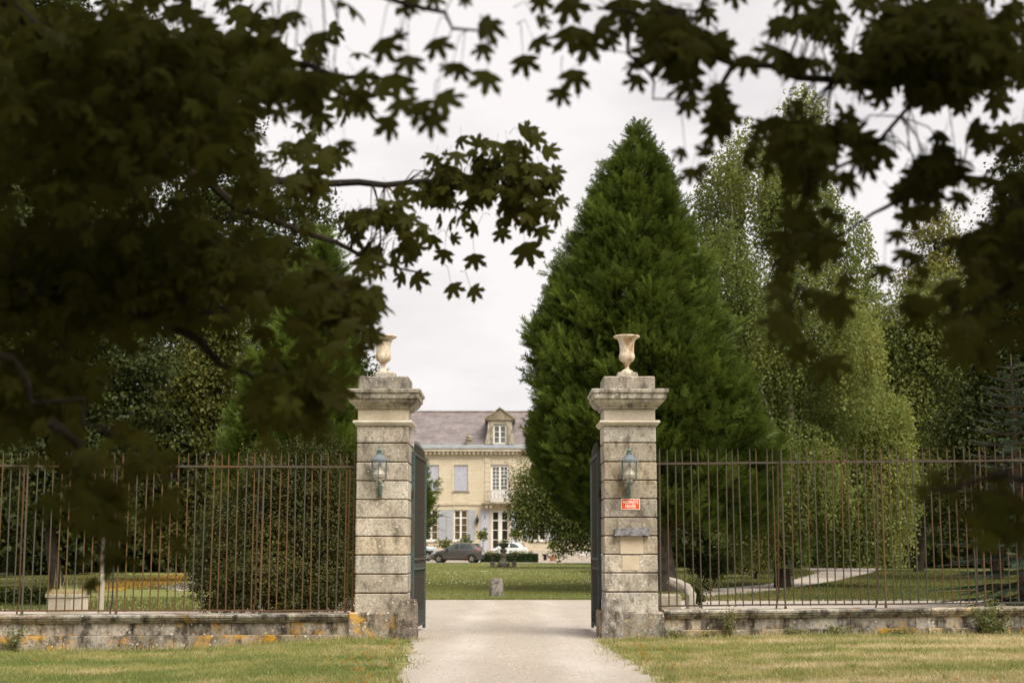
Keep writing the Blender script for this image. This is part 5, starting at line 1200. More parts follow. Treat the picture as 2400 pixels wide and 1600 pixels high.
# spruce at the right edge
def spruce():
    Ys = 33.0; bx = at(2392, 1300, Ys).x; t = thing('spruce_tree', 'blue green young spruce behind the right end of the railing', 'tree', (bx, Ys, 0))
    zt = at(2392, 830, Ys).z; MB().tube([(0,0,-0.2),(0,0,zt*0.5),(0,0,zt)], [0.11,0.07,0.01], 8).build('trunk', M['bark_brown'], t, True)
    P, T, Nn, S = [], [], [], []; z = 0.35
    while z < zt-0.3:
        L = 0.25 + (zt-z)*0.36; nb = 8
        for k in range(nb):
            a = 2*math.pi*k/nb + z*2.3 + random.uniform(-.25,.25); l = L*random.uniform(0.8, 1.1); up = 0.30 - 0.5*(1-z/zt) + random.uniform(-0.08, 0.08)
            e = Vector((math.cos(a)*l, math.sin(a)*l, z + l*up)); pts = bez((0,0,z), e, -0.05*l, 4)
            MB().tube(pts, [0.018,0.014,0.01,0.007,0.004], 4).build('branch', M['bark_brown'], t)
            m = int(26*l)+8
            for j in range(m):
                f = 0.2 + 0.82*(j/m); p = Vector((0,0,z)).lerp(e, min(f, 1.0)); s = 1 if j % 2 else -1
                dirn = Vector((math.cos(a + s*0.85), math.sin(a + s*0.85), up*0.6 - 0.12)) if f < 0.95 else Vector((math.cos(a), math.sin(a), up))
                P.append(p[:]); T.append(dirn[:]); Nn.append((random.gauss(0,0.3), random.gauss(0,0.3), 1)); S.append(random.uniform(0.7,1.2)*(0.10 + 0.22*l*(1.05-f)))
        z += 0.27*random.uniform(0.8, 1.2)*(0.6 + 0.6*(1-z/zt))
    T_ = SPRAY_T*np.array([0.55,1,1]); V = place(T_, np.array(P), frames(np.array(T), np.array(Nn)), S)
    soup('crown', V, SPRAY_F, M['f_blue'], t, np.clip(RNG.normal(0.5, 0.2, len(P)), 0, 1))
spruce()
# woods at the back, right and left
WOOD = [(1580, 96, 'dense dark tree closing the park behind the big conifer'), (1750, 100, 'dark tree standing behind the birch trunk'), (1930, 104, 'dark tree at the end of the curving path'), (2110, 98, 'dark tree right of the path end'), (2290, 94, 'dark tree behind the oak'), (2480, 88, 'dark tree cut by the right edge')]
for i, (u, Y, lab) in enumerate(WOOD):
    h = random.uniform(-60, 60)
    tree('wood_tree', lab, base_at(u, Y), lb(Y, (u-60,1180+h*0.3,110,95),(u+60,1160,110,100),(u,1020+h,130,110),(u+30,900+h,110,90),(u-40,1270,100,55),(u+60,1272,100,55)),
         900, 24, 0.30, M['f_dark'], clump=0.9, fill=0.4, group='trees closing the park')
WOODL = [(-80, 62, -60, 'dark tree cut by the left edge'), (110, 68, -80, 'dark tree behind the concrete planter'), (300, 80, 20, 'dark tree behind the white car'), (470, 88, 180, 'dark tree behind the golden lime'), (640, 92, 430, 'dark tree behind the left conifer'), (800, 98, 900, 'dark tree beside the narrow conifer')]
for i, (u, Y, vt, lab) in enumerate(WOODL):
    L = [(u-50,1200,110,90),(u+60,1170,110,100),(u,1285,110,45)]; v = 1060
    while v > vt: L.append((u+random.uniform(-40,40), v, 110, 110)); v -= 130
    tree('wood_tree', lab, base_at(u, Y), lb(Y, *L), 300*len(L)//2+400, 24, 0.27, M['f_dark'], clump=0.8, fill=0.4, group='trees closing the park')
tree('golden_lime_tree', 'golden flecked lime tree behind the middle of the left railing', base_at(470, 56),
     lb(56, (470,900,85,80),(430,1000,90,90),(500,820,70,80),(380,1130,80,90),(460,1150,80,90),(400,1240,60,50),(340,1040,70,80),(520,720,70,90)),
     1500, 22, 0.17, M['f_yellow'], clump=0.5, fill=0.3, tintshift=-0.42)
tree('cedar_tree', 'grey green layered tree high at the left edge', base_at(140, 50),
     lb(50, (120,900,140,60),(180,780,140,60),(90,680,130,60),(260,960,110,55),(200,1040,120,60),(60,1080,110,60),(330,860,80,50),(150,1170,110,60)),
     1300, 24, 0.17, M['f_dark'], clump=0.55, flat=0.25, fill=0.35)
# dark leaves added to stand in for the deep shade under the trees
for (lab, ua, ub, ya, yb_, n, hgt) in (('dark leaves added as shade under the trees at the end of the right path', 1520, 2560, 84, 98, 26000, 4.2), ('dark leaves added as shade under the trees behind the left railing', -160, 700, 72, 86, 24000, 4.2)):
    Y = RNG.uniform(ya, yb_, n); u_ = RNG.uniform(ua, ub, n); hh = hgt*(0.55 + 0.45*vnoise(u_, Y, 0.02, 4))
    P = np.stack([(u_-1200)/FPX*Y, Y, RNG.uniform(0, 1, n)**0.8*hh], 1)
    o = soup('shade_leaves', place(LEAF_T*np.array([1.3,1,1]), P, frames(RNG.normal(size=P.shape), RNG.normal(size=P.shape)+np.array([0,-0.3,0.6])), RNG.uniform(0.25,0.5,n)), LEAF_F, M['f_dark'], None, np.clip(RNG.normal(0.35,0.2,n),0,1), 'stuff'); tag(o, lab, 'shade_leaves')
# the big shrub behind the left railing
Ysh = 29.5
tree('evergreen_shrub', 'dense olive green evergreen shrub filling the left railing beside the pillar', base_at(650, Ysh),
     lb(Ysh, (640,1330,190,110),(560,1250,90,110),(700,1210,120,130),(770,1300,80,130),(745,1090,70,90),(640,1130,80,90),(540,1370,85,70),(720,1370,120,75)),
     3200, 30, 0.055, M['f_shrub'], cat='shrub', clump=0.20, trunk_r=0.06, fill=0.35)
tree('dark_bush', 'low dark twiggy bush left of the ivy trunk behind the right railing', base_at(1672, 45),
     lb(45, (1660,1330,32,26),(1690,1318,28,24),(1640,1315,26,20)), 200, 18, 0.08, M['f_dark'], cat='shrub', clump=0.2, trunk_r=0.05)
tree('laurel_bush', 'bright green bush beside the wooden table behind the right railing', base_at(1770, 60),
     lb(60, (1770,1300,45,32),(1740,1265,50,38),(1800,1255,45,40),(1720,1310,30,25)), 420, 22, 0.13, M['f_green'], cat='shrub', clump=0.35, trunk_r=0.06)
tree('sprouting_bush', 'small leafy sprout growing beside the leaning stone', base_at(1630, 27.6),
     lb(27.6, (1628,1385,16,22),(1634,1405,14,16)), 60, 14, 0.05, M['f_shrub'], cat='shrub', clump=0.10, trunk_r=0.015)
tree('variegated_shrub', 'small white flecked shrub at the foot of the left pillar', base_at(822, 23.9),
     lb(23.9, (824,1412,12,10),(812,1418,10,8)), 40, 10, 0.035, foliage('variegated', [(0.0,(0.10,0.13,0.05)),(0.5,(0.40,0.36,0.24)),(1.0,(0.62,0.55,0.42))], 0.3, 0.04), cat='shrub', clump=0.06, trunk_r=0.01)
# ivy clad trunk and broken stump beside the path
p = gr(1833, 1378)
t = thing('tree_stump', 'tall broken off dead trunk standing beside the curving path', 'tree stump', (p.x, p.y, 0))
s_ = p.y/FPX; hh = at(1836, 1205, p.y).z
b = MB().tube([(0,0,-0.1),(0.0,0,0.4),(0.02,0,hh*0.6),(0.04,0,hh-0.15),(0.06,0,hh)], [0.30,0.25,0.20,0.17,0.06], 10); b.v = [(x+random.gauss(0,0.02), y+random.gauss(0,0.02), z+random.gauss(0,0.03)) for x,y,z in b.v]
b.build('trunk', M['bark'], t, True)
b = MB().tube([(0.02,0,hh-0.2),(0.22,-0.05,hh+0.05)], [0.06,0.02], 6); b.build('broken_limb', M['bark'], t)
# low hedges
def hedge(name, label, x0, x1, y0, y1, h, n, mat, group=None):
    cx, cy = (x0+x1)/2, (y0+y1)/2; t = thing(name, label, 'hedge', (cx, cy, 0), 0, group)
    MB().box(x0-cx+0.06, x1-cx-0.06, y0-cy+0.06, y1-cy-0.06, 0, h-0.07, 0.03).build('stems', M['bark'], t)
    A = np.array([(x1-x0)*(h), (x1-x0)*(y1-y0), (y1-y0)*h]); f = RNG.choice(4, n, p=np.array([A[0], A[1], A[2], A[2]])/(A[0]+A[1]+2*A[2]))
    x = RNG.uniform(x0, x1, n)-cx; y = RNG.uniform(y0, y1, n)-cy; z = RNG.uniform(0.02, h, n)
    y = np.where(f == 0, y0-cy, y); z = np.where(f == 1, h, z); x = np.where(f == 2, x0-cx, np.where(f == 3, x1-cx, x))
    P = np.stack([x, y, z], 1) + RNG.normal(size=(n,3))*0.02
    V = place(LEAF_T, P, frames(RNG.normal(size=(n,3)) + np.array([0,-0.3,0.4]), RNG.normal(size=(n,3)) + np.array([0,-0.5,0.5])), RNG.uniform(0.05, 0.10, n))
    soup('foliage', V, LEAF_F, mat, t, np.clip(RNG.normal(0.5, 0.2, n), 0, 1)); return t
hx = lambda u, Y: at(u, 1300, Y).x
hedge('box_hedge', 'low clipped box hedge in front of the white car', hx(1128, 109.8), hx(1259.5, 109.8), 109.6, 110.4, 0.60, 16000, M['f_hedge'])
hedge('box_hedge', 'low dark hedge behind the railing at the far left', hx(-40, 35), hx(125, 35), 34.8, 35.5, at(60, 1382, 35).z, 9000, M['f_dark'])
# rose bushes above the hedge, potted plants
def pot(u, Y, zc, r, label, potz=None, stem=True, flowers=None, pr=0.22, ph=0.32):
    x = hx(u, Y); t = thing('potted_tree', label, 'potted plant', (x, Y, 0.01), 0, 'potted plants along the house')
    MB().lathe([(pr*0.7,0),(pr*0.95,ph*0.75),(pr*1.08,ph*0.78),(pr*1.08,ph),(pr*0.9,ph),(pr*0.85,ph*0.9)], 16).build('pot', M['terracotta'], t, True)
    if stem: MB().tube([(0,0,ph*0.8),(0.02,0.01,zc*0.6),(0,0,zc)], 0.03, 6).build('stem', M['bark'], t, True)
    n = 300; d = nrm(RNG.normal(size=(n,3))); P = d*(RNG.uniform(0.2, 1.0, n)**0.7*(1 + 0.35*np.sin(d[:,0]*5 + u) + 0.25*np.sin(d[:,2]*7 + u*0.3)))[:, None]*np.array([r, r, r*0.85]) + np.array([0,0,zc])
    P[:,2] = np.maximum(P[:,2], ph)
    V = place(LEAF_T*np.array([1.2,1,1]), P, frames(RNG.normal(size=(n,3)) + d*0.5, RNG.normal(size=(n,3)) + np.array([0,-0.2,0.7])), RNG.uniform(0.13, 0.24, n))
    soup('crown', V, LEAF_F, M['f_weed'] if flowers else M['f_green'], t, np.clip(RNG.normal(0.7, 0.2, n), 0, 1)); return t
M['terracotta'] = plain('terracotta', (0.46, 0.23, 0.13), 0.85, 0.2, var=0.2, scale=8)
zt_ = lambda v, Y: at(1171, v, Y).z
pot(1131.5, 119, zt_(1252, 119), 0.52, 'potted citrus tree in front of the plank shutter left of the door')
pot(1208, 119, zt_(1252, 119), 0.50, 'potted citrus tree right of the front door, behind leaves')
pot(1296, 117, zt_(1276, 117), 0.42, 'potted tree in a terracotta bowl near the cellar window', pr=0.32, ph=0.42)
pot(1043, 118.5, zt_(1274, 118.5), 0.60, 'leafy potted shrub under the shutters behind the grey car', stem=False, flowers=True)
pot(1093, 118.5, zt_(1270, 118.5), 0.50, 'leafy potted shrub behind the roof of the grey car', stem=False, flowers=True)
M['roses'] = bladesmat('rose_petals', [(0.0, (0.62,0.60,0.40)), (0.7, (0.68,0.62,0.52)), (1.0, (0.65,0.20,0.10))])
for (u0, u1, lab) in ((1140, 1168, 'low white flowering bush above the left part of the hedge'), (1192, 1250, 'low pale flowering bush above the right part of the hedge')):
    xa, xb = hx(u0, 111.2), hx(u1, 111.2); xc = (xa+xb)/2
    t = thing('flower_bush', lab, 'shrub', (xc, 111.2, 0), 0, 'flowers behind the hedge'); n = 700
    P = np.stack([RNG.uniform(xa-xc, xb-xc, n), RNG.normal(0, 0.2, n), RNG.uniform(0.1, 0.85, n)], 1)
    soup('foliage', place(LEAF_T, P, frames(RNG.normal(size=(n,3)), RNG.normal(size=(n,3))+np.array([0,0,0.6])), RNG.uniform(0.08,0.16,n)), LEAF_F, M['f_weed'], t, RNG.uniform(0,1,n))
    n = 90; P = np.stack([RNG.uniform(xa-xc, xb-xc, n), RNG.normal(-0.1, 0.2, n), RNG.uniform(0.6, 0.92, n)], 1)
    soup('flowers', place(LEAF_T*np.array([1.6,1,1]), P, frames(RNG.normal(size=(n,3)), RNG.normal(size=(n,3))+np.array([0,-0.5,0.6])), RNG.uniform(0.07,0.13,n)), LEAF_F, M['roses'], t, RNG.uniform(0,1,n))
def bouquet(parent, z, r, n, name='planting', flow=True):
    P = np.stack([RNG.normal(0, r*0.55, n), RNG.normal(0, r*0.55, n), z + np.abs(RNG.normal(0, r*0.28, n))], 1)
    soup(name, place(LEAF_T, P, frames(RNG.normal(size=(n,3))+np.array([0,0,0.3]), RNG.normal(size=(n,3))+np.array([0,-0.3,0.6])), RNG.uniform(0.06,0.12,n)), LEAF_F, M['f_weed'], parent, RNG.uniform(0,0.8,n))
    if flow:
        m = 12; P = np.stack([RNG.normal(0, r*0.6, m), RNG.normal(-r*0.3, r*0.4, m), z + RNG.uniform(0, r*0.4, m)], 1)
        soup('flowers', place(LEAF_T*np.array([1.6,1,1]), P, frames(RNG.normal(size=(m,3)), RNG.normal(size=(m,3))+np.array([0,-1,0.3])), RNG.uniform(0.05,0.08,m)), LEAF_F, M['roses'], parent, RNG.uniform(0.6,1,m))
bouquet(uL_, 0.74, 0.24, 120); bouquet(uR_, 0.74, 0.24, 120); bouquet(uC_, 1.44, 0.36, 180); bouquet(uC_, 0.08, 0.5, 160, 'ground_planting', False)

# weeds along the walls
def weed(u, v, Y, h, n, spread, label, tone=0.5, straw=0, leafsz=0.05):
    p = at(u, v, Y); z0 = float(ground_h(p.x, Y)) if v > 1440 else p.z
    t = thing('wall_weed', label, 'weed', (p.x, Y, z0), 0, 'weeds along the walls'); st = MB(); P, T = [], []
    for i in range(n):
        a = random.uniform(0, 6.28); l = h*random.uniform(0.5, 1.1); e = Vector((math.cos(a)*spread*random.uniform(0.2,1), math.sin(a)*spread*0.4, l))
        pts = bez((random.gauss(0,0.03),0,0), e, 0.05, 4); st.tube(pts, [0.006,0.005,0.004,0.003,0.002], 4)
        for j in range(16):
            f = random.uniform(0.15, 1.0); q = Vector(pts[0]).lerp(e, f); P.append((q.x+random.gauss(0,0.03), q.y+random.gauss(0,0.03), q.z+random.gauss(0,0.025))); T.append((random.gauss(0,1), random.gauss(0,1), random.gauss(0.2,0.6)))
    st.build('stems', M['weedstem'], t); P = np.array(P); m = len(P)
    soup('leaves', place(LEAF_T*np.array([1.1,1,1]), P, frames(np.array(T), RNG.normal(size=(m,3))+np.array([0,-0.4,0.7])), RNG.uniform(0.6,1.3,m)*leafsz), LEAF_F, M['f_weed'], t, np.clip(RNG.normal(tone, 0.2, m), 0, 1)); return t
M['weedstem'] = plain('weed_stems', (0.30, 0.25, 0.11), 0.9, 0.1)
weed(1708, 1480, YF-0.14, 0.50, 12, 0.16, 'pale green weed growing up the right wall', 0.55, leafsz=0.045)
weed(2312, 1478, YF-0.16, 0.55, 22, 0.30, 'big green weed overgrowing the wall near the right edge', 0.35, leafsz=0.055)
weed(2345, 1478, YF-0.12, 0.38, 14, 0.25, 'low dark weed next to the big weed on the right wall', 0.2, leafsz=0.05)
weed(30, 1512, YF-0.52, 0.36, 16, 0.22, 'olive weed at the foot of the wall near the left edge', 0.4, leafsz=0.04)
weed(1580, 1482, YF-0.16, 0.14, 12, 0.22, 'low weeds at the right pillar foot', 0.5, leafsz=0.035)
weed(1650, 1482, YF-0.13, 0.10, 10, 0.25, 'yellowing low weeds under the right wall near the pillar', 0.75, leafsz=0.03)
weed(1960, 1478, YF-0.13, 0.15, 14, 0.35, 'low yellow weeds in the middle of the right wall foot', 0.7, leafsz=0.035)
weed(1855, 1478, YF-0.13, 0.12, 12, 0.30, 'low reddish weeds left of the yellow weeds', 0.85, leafsz=0.03)
weed(2100, 1478, YF-0.13, 0.12, 12, 0.35, 'low green weeds between the yellow and the big weeds', 0.4, leafsz=0.035)
n = 2600                                          # taller dry grass along the wall foot and pillar
x = np.concatenate([RNG.uniform(1.75, 9.4, 1500), RNG.uniform(-9.4, -2.0, 1100)]); 
yb = np.where(x > 0, YF-0.10, YF-0.10+0.35*(x+2.6)/7*1.0); y = yb - np.abs(RNG.normal(0, 0.07, len(x))); k_ = ~((x < 2.5) & (x > 0)) ; y = np.where(k_, y, YF-0.35-np.abs(RNG.normal(0,0.06,len(x))))
blades('wall_foot_grass', np.stack([x, y, ground_h(x, y)], 1), 0.11, M['blade'], np.clip(RNG.normal(0.55, 0.25, len(x)), 0, 1), 0.006, 0.7, 'longer grass growing along the foot of both walls')
# ------------------------------------------------------------------ the two maples that frame the view
# openings where the sky shows between the leaves: (u, v, half width, half height) in photo pixels
GAPS = np.array([(1610,25,25,25),(1768,20,100,25),(1640,71,18,16),(1682,66,22,20),(1763,87,60,32),(1886,110,58,42),(1998,87,38,48),(2034,40,24,24),(1978,10,25,20),(1672,168,40,40),(1804,189,26,32),(1722,230,22,18),(1794,255,42,22),(1931,255,30,48),
 (2125,316,65,75),(2044,296,30,26),(2110,214,24,24),(2197,275,24,20),(2248,306,40,45),(2294,255,26,40),(2365,265,40,22),(2090,408,52,40),(2023,449,40,32),(2289,383,34,40),(2263,474,72,62),(2069,515,50,42),(2100,561,40,36),(2151,587,46,22),(2120,632,24,18),(2039,663,40,26),(1983,383,26,30),
 (1615,310,40,60),(1660,470,60,60),(1545,250,50,70),(1700,420,50,40),(1780,520,50,60),(2010,590,40,50),(1760,640,50,80),(1990,560,30,30),
 (481,25,35,22),(408,57,36,20),(517,64,14,40),(740,45,30,26),(657,38,14,20),(676,83,26,20),(700,96,16,30),(695,147,36,18),(803,147,46,36),(861,70,60,44),(752,230,14,14),(957,198,36,18),(625,344,26,14),(612,389,24,14),(663,408,24,26),(695,383,22,16),(743,376,14,20),(650,446,28,26),(714,466,24,20),(670,497,22,12),
 (829,459,72,40),(804,412,40,12),(918,412,46,14),(893,555,56,26),(344,408,22,16),(395,370,18,14),(383,440,18,10),(332,440,16,10),(1040,350,26,14),(1090,400,22,16),(1180,420,18,14),(1010,500,40,18),(1080,455,26,14),(1150,480,26,14),(985,385,24,12),
 (480,960,50,40),(560,1010,60,40),(300,860,46,26),(420,900,40,30),(70,1130,40,50),(330,1150,40,36),(520,790,36,22),(640,760,30,18)])
class Maple:
    def __init__(s, label, base, h):
        s.b = Vector((base[0], base[1], 0)); s.t = thing('maple_tree', label, 'tree', tuple(s.b), 0, 'maples over the drive')
        s.P, s.R, s.S, s.K, s.T = [], [], [], [], []; s.n_ind = 0; s.limbs = []; s.twigs = MB(); s.pet = MB()
        MB().tube([(0,0,-0.3),(0.05,0,0.5),(0.1,0.05,2.5),(0.0,0.1,5),(0.1,0,h*0.8)], [0.48,0.36,0.30,0.24,0.06], 12).build('trunk', M['bark'], s.t, True)
    def limb(s, pts, r0, r1=0.012, nm='limb'):
        pts = [Vector(p) - s.b for p in pts]; out = []
        for a, c in zip(pts[:-1], pts[1:]):
            for k in range(3): out.append(a.lerp(c, k/3) + Vector((random.gauss(0,.02),)*3))
        out.append(pts[-1]); m = len(out)
        MB().tube(out, [r0 + (r1-r0)*(i/(m-1)) for i in range(m)], 7).build(nm, M['bark'], s.t, True)
        s.limbs += [out[i].lerp(out[i+1], f) + s.b for i in range(m-1) for f in (0, 0.5)]
    def nearest(s, p):
        return min(s.limbs, key=lambda q: (q-p).length + 0.6*abs(q.y-p.y)) if s.limbs else None
    def leaf(s, p, tip, nor, size, ind=False):
        R = frames(np.array([tip], float), np.array([nor], float))[0]; k = random.randrange(4); tn = min(1, max(0, random.gauss(0.45, 0.2)))
        if ind and s.n_ind < 296:
            s.n_ind += 1; q = min(3, int(tn*4)); o = bpy.data.objects.new('leaf', MAPLE_ME[k][q]); link(o, s.t)
            A = Matrix([[*(R[i]*size), p[i]-s.b[i]] for i in range(3)] + [[0,0,0,1]]); o.matrix_basis = A
        else:
            s.P.append(p); s.R.append(R); s.S.append(size); s.K.append(k); s.T.append(tn)
    def spray(s, c, m, size, ind=False, spread=0.16, face=0.5, twig=True):
        c = Vector(c); kept = 0
        for i in range(m):
            a = random.uniform(0, 6.28); off = Vector((math.cos(a)*spread*random.uniform(.4,1.1), math.sin(a)*spread*random.uniform(.4,1.1), random.gauss(-0.03, spread*0.45)))
            p = c + off; tip = Vector((off.x*3 + random.gauss(0,0.35), off.y*2 + random.gauss(0,0.3), -0.55 + random.gauss(0,0.35)))
            nor = Vector((random.gauss(0,0.45), -face + random.gauss(0,0.4), 0.75 + random.gauss(0,0.3)))
            mid_ = p + tip.normalized()*size*0.4; u_, v_, _ = pix(mid_[:]); e_ = size*0.08*FPX/max(p.y, 1)
            if (((u_[0]-GAPS[:,0])/(GAPS[:,2]+e_))**2 + ((v_[0]-GAPS[:,1])/(GAPS[:,3]+e_))**2 < 1).any(): continue
            kept += 1
            s.pet.tube([p - tip.normalized()*0.05 + Vector((0,0,0.02)) - s.b, p - tip.normalized()*0.02 - s.b, p - s.b], 0.0009, 3, False)
            s.leaf(p, tip, nor, size*random.uniform(0.6, 1.25), ind)
        lim = s.nearest(c)
        if kept > 1 and twig and lim is not None and (lim-c).length < 0.38:
            mid = lim.lerp(c, 0.55) + Vector((0,0,0.04)); s.twigs.tube([lim - s.b, mid - s.b, c - s.b], [0.004,0.003,0.0018], 4, False)
    def finish(s, shade_canopy, n_can):
        for q in s.limbs:                      # leaves on the boughs outside the picture too
            u_, v_, d_ = pix(q[:])
            if q.z > 1.6 and (d_[0] < 0.5 or u_[0] < -90 or u_[0] > 2490 or v_[0] < -90):
                for _ in range(11):
                    c = q + Vector((random.gauss(0,0.30), random.gauss(0,0.30), random.gauss(-0.12,0.20))); uu, vv, dd = pix(c[:])
                    if dd[0] < 0.5 or uu[0] < -60 or uu[0] > 2460 or vv[0] < -60: s.spray(c, 4, 0.11, False, 0.17, 0.4, True)
        P = np.array([p[:] for p in s.P]); R = np.array(s.R); S = np.array(s.S); K = np.array(s.K); T = np.array(s.T); b = np.array(s.b[:])
        V = np.zeros((len(P), len(MAPLES[0][0]), 3))
        for k in range(4):
            m = K == k
            if m.any(): V[m] = place(MAPLES[k][0], P[m]-b, R[m], S[m])
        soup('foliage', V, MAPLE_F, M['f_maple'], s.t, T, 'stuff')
        s.twigs.build('twigs', M['bark'], s.t)['kind'] = 'stuff'; s.pet.build('leaf_stalks', M['bark'], s.t)['kind'] = 'stuff'
        lo = np.array(shade_canopy); w = (lo[:,3]*lo[:,4]*lo[:,5])**0.67; w /= w.sum(); k = RNG.choice(len(lo), n_can, p=w)
        d = nrm(RNG.normal(size=(n_can,3))); Q = lo[k,:3] + d*lo[k,3:]*(RNG.uniform(0.25, 1, n_can)**0.5)[:, None]
        u, v, dep = pix(Q); hid = ~((dep > 0.3) & (u > -110) & (u < 2510) & (v > -110) & (v < 1900)) & (Q[:,2] > 1.9); Q, d = Q[hid], d[hid]; n = len(Q)
        V = place(MAPLE_LO_T, Q-b, frames(RNG.normal(size=(n,3))+np.array([0,0,-0.8]), RNG.normal(size=(n,3))*0.5+np.array([0,0,0.9])+d*0.4), RNG.uniform(0.13, 0.24, n))
        soup('crown', V, MAPLE_LO_F, M['f_maple'], s.t, np.clip(RNG.normal(0.45,0.2,n),0,1), 'stuff')  # unseen leaves over and behind the camera, added to darken the boughs
MAPLE_ME = []
for k in range(4):
    row = []
    for q in range(4):
        me = bpy.data.meshes.new('leaf'); me.from_pydata(MAPLES[k][0].tolist(), [], MAPLE_F.tolist())
        a = me.attributes.new('tint', 'FLOAT', 'POINT'); a.data.foreach_set('value', np.full(len(me.vertices), (q+0.5)/4, np.float32)); me.materials.append(M['f_maple']); row.append(me)
    MAPLE_ME.append(row)
def inside(poly, n, e=0):
    poly = np.array(poly, float); lo, hi = poly.min(0), poly.max(0); out = []; A0 = poly; B0 = np.roll(poly, -1, 0); tries = 0
    while len(out) < n:
        tries += 1
        if tries % 400 == 0: e *= 0.9
        p = RNG.uniform(lo, hi); h = np.clip(((p-A0)*(B0-A0)).sum(1)/((B0-A0)**2).sum(1), 0, 1)
        if np.linalg.norm(A0 + (B0-A0)*h[:, None] - p, axis=1).min() < e: continue
        c = False; j = len(poly)-1
        for i in range(len(poly)):
            if (poly[i,1] > p[1]) != (poly[j,1] > p[1]) and p[0] < (poly[j,0]-poly[i,0])*(p[1]-poly[i,1])/(poly[j,1]-poly[i,1]) + poly[i,0]: c = not c
            j = i
        if c: out.append(p)
    return out
def fill(tree_, poly, n, y0, y1, size, m=4, ind=False, spread=0.16, face=0.5, twig=True):
    for (u, v) in inside(poly, n, (spread*0.8 + size*0.45)*FPX/((y0+y1)/2)):
        tree_.spray(at(u, v, random.uniform(y0, y1)), m, size, ind, spread, face, twig)
def single(tree_, u, v, px, ang, Y, ind=True):
    """one leaf: photo position of the blade's middle, its width in photo pixels, the direction its tip points (degrees, 0 = right, 90 = up)"""
    size = px/1.15*Y/FPX; a = math.radians(ang); tip = Vector((math.cos(a), random.gauss(0,0.2), math.sin(a)))
    c = at(u, v, Y) - tip*size*0.4; nor = Vector((random.gauss(0,0.2), -1, 0.35+random.gauss(0,0.2)))
    lim = tree_.nearest(c)
    if lim is None or (lim-c).length > 0.28: lim = c - tip.normalized()*0.09 + Vector((0, 0.02, 0.05))
    tree_.pet.tube([lim - tree_.b, lim.lerp(c, 0.5) + Vector((0,0,0.05)) - tree_.b, c - tree_.b], [0.0022,0.0016,0.001], 4, False)
    tree_.leaf(c, tip, nor, size, ind)

ML = Maple('maple on the left whose dark leafy boughs hang across the view', (-6.0, 3.2), 13)
A_ = lambda *L: [at(u, v, Y) for (u, v, Y) in L]
ML.limb([(-6,3.2,4.2), (-4.2,4.4,4.3)] + A_((-60,640,6.2),(120,690,6.3),(320,722,6.6),(520,735,7.0),(680,700,7.2),(800,640,7.4)), 0.026, 0.004)
ML.limb([(-6,3.2,4.6), (-4.5,5.5,4.8)] + A_((100,420,7.5),(420,400,8.2),(760,432,8.8),(980,430,9.0),(1180,440,9.1),(1290,455,9.2)), 0.05, 0.006)
ML.limb([(-6,3.2,5.2), (-4,4.5,5.2)] + A_((200,150,6.0),(520,120,6.2),(800,180,6.2),(980,210,6.1)), 0.045, 0.005)
ML.limb([(-6,3.2,5.6), (-3.2,4.0,5.0)] + A_((500,-60,5.0),(800,-30,5.0),(1060,20,5.0),(1150,110,5.0)), 0.03, 0.003)
ML.limb([(-6,3.2,2.6), (-4,3.9,2.6)] + A_((0,860,4.9),(160,960,4.9),(300,1030,5.0),(400,1100,5.0),(470,1140,5.0)), 0.018, 0.003)
ML.limb(A_((420,400,8.2),(640,520,8.4),(860,590,8.6),(990,640,8.7)), 0.03, 0.005)
ML.limb(A_((320,722,6.6),(520,850,6.7),(680,930,6.8)), 0.03, 0.005)
ML.limb(A_((160,960,4.9),(180,1100,4.9),(250,1220,4.9)), 0.02, 0.004)
# far bough reaching right
fill(ML, [(940,345),(1000,330),(1120,320),(1215,300),(1310,365),(1305,440),(1285,520),(1190,520),(1120,500),(1040,520),(960,470),(880,480)], 96, 8.7, 9.3, 0.112, 4, True, 0.17, 0.35)
fill(ML, [(760,440),(900,400),(980,480),(1010,560),(960,620),(900,640),(840,580),(770,520)], 56, 8.3, 9.0, 0.12, 3, False, 0.18, 0.35)
for q in ((1121,330,48,80),(1239,305,62,30),(1203,353,52,110),(1290,352,62,10),(1262,325,55,-20),(1114,612,54,-80),(1239,594,78,-70),(983,652,60,-20),(1065,679,50,-60),(1116,685,48,-40),(1177,554,46,-80),(1275,545,52,-50),(1105,536,42,200),(1067,558,36,10),(1310,400,50,0),(1318,470,44,-30),(1040,600,48,-100),(1240,535,50,-90),(935,650,44,200),(1012,566,50,250)):
    single(ML, *q, 9.0)
# top centre, nearer and more blurred
for q in ((1152,62,92,-15),(1140,190,84,-95),(1028,108,74,-60),(936,80,40,70),(1052,232,92,-30),(990,262,80,-60),(1045,160,44,200),(1075,168,60,250),(1128,118,60,-120),(960,150,80,-80),(1010,290,80,-100),(965,8,60,-80),(1020,2,50,-70),(905,115,80,-60),(930,200,90,-90),(1090,5,36,-90)):
    single(ML, *q, 5.0)
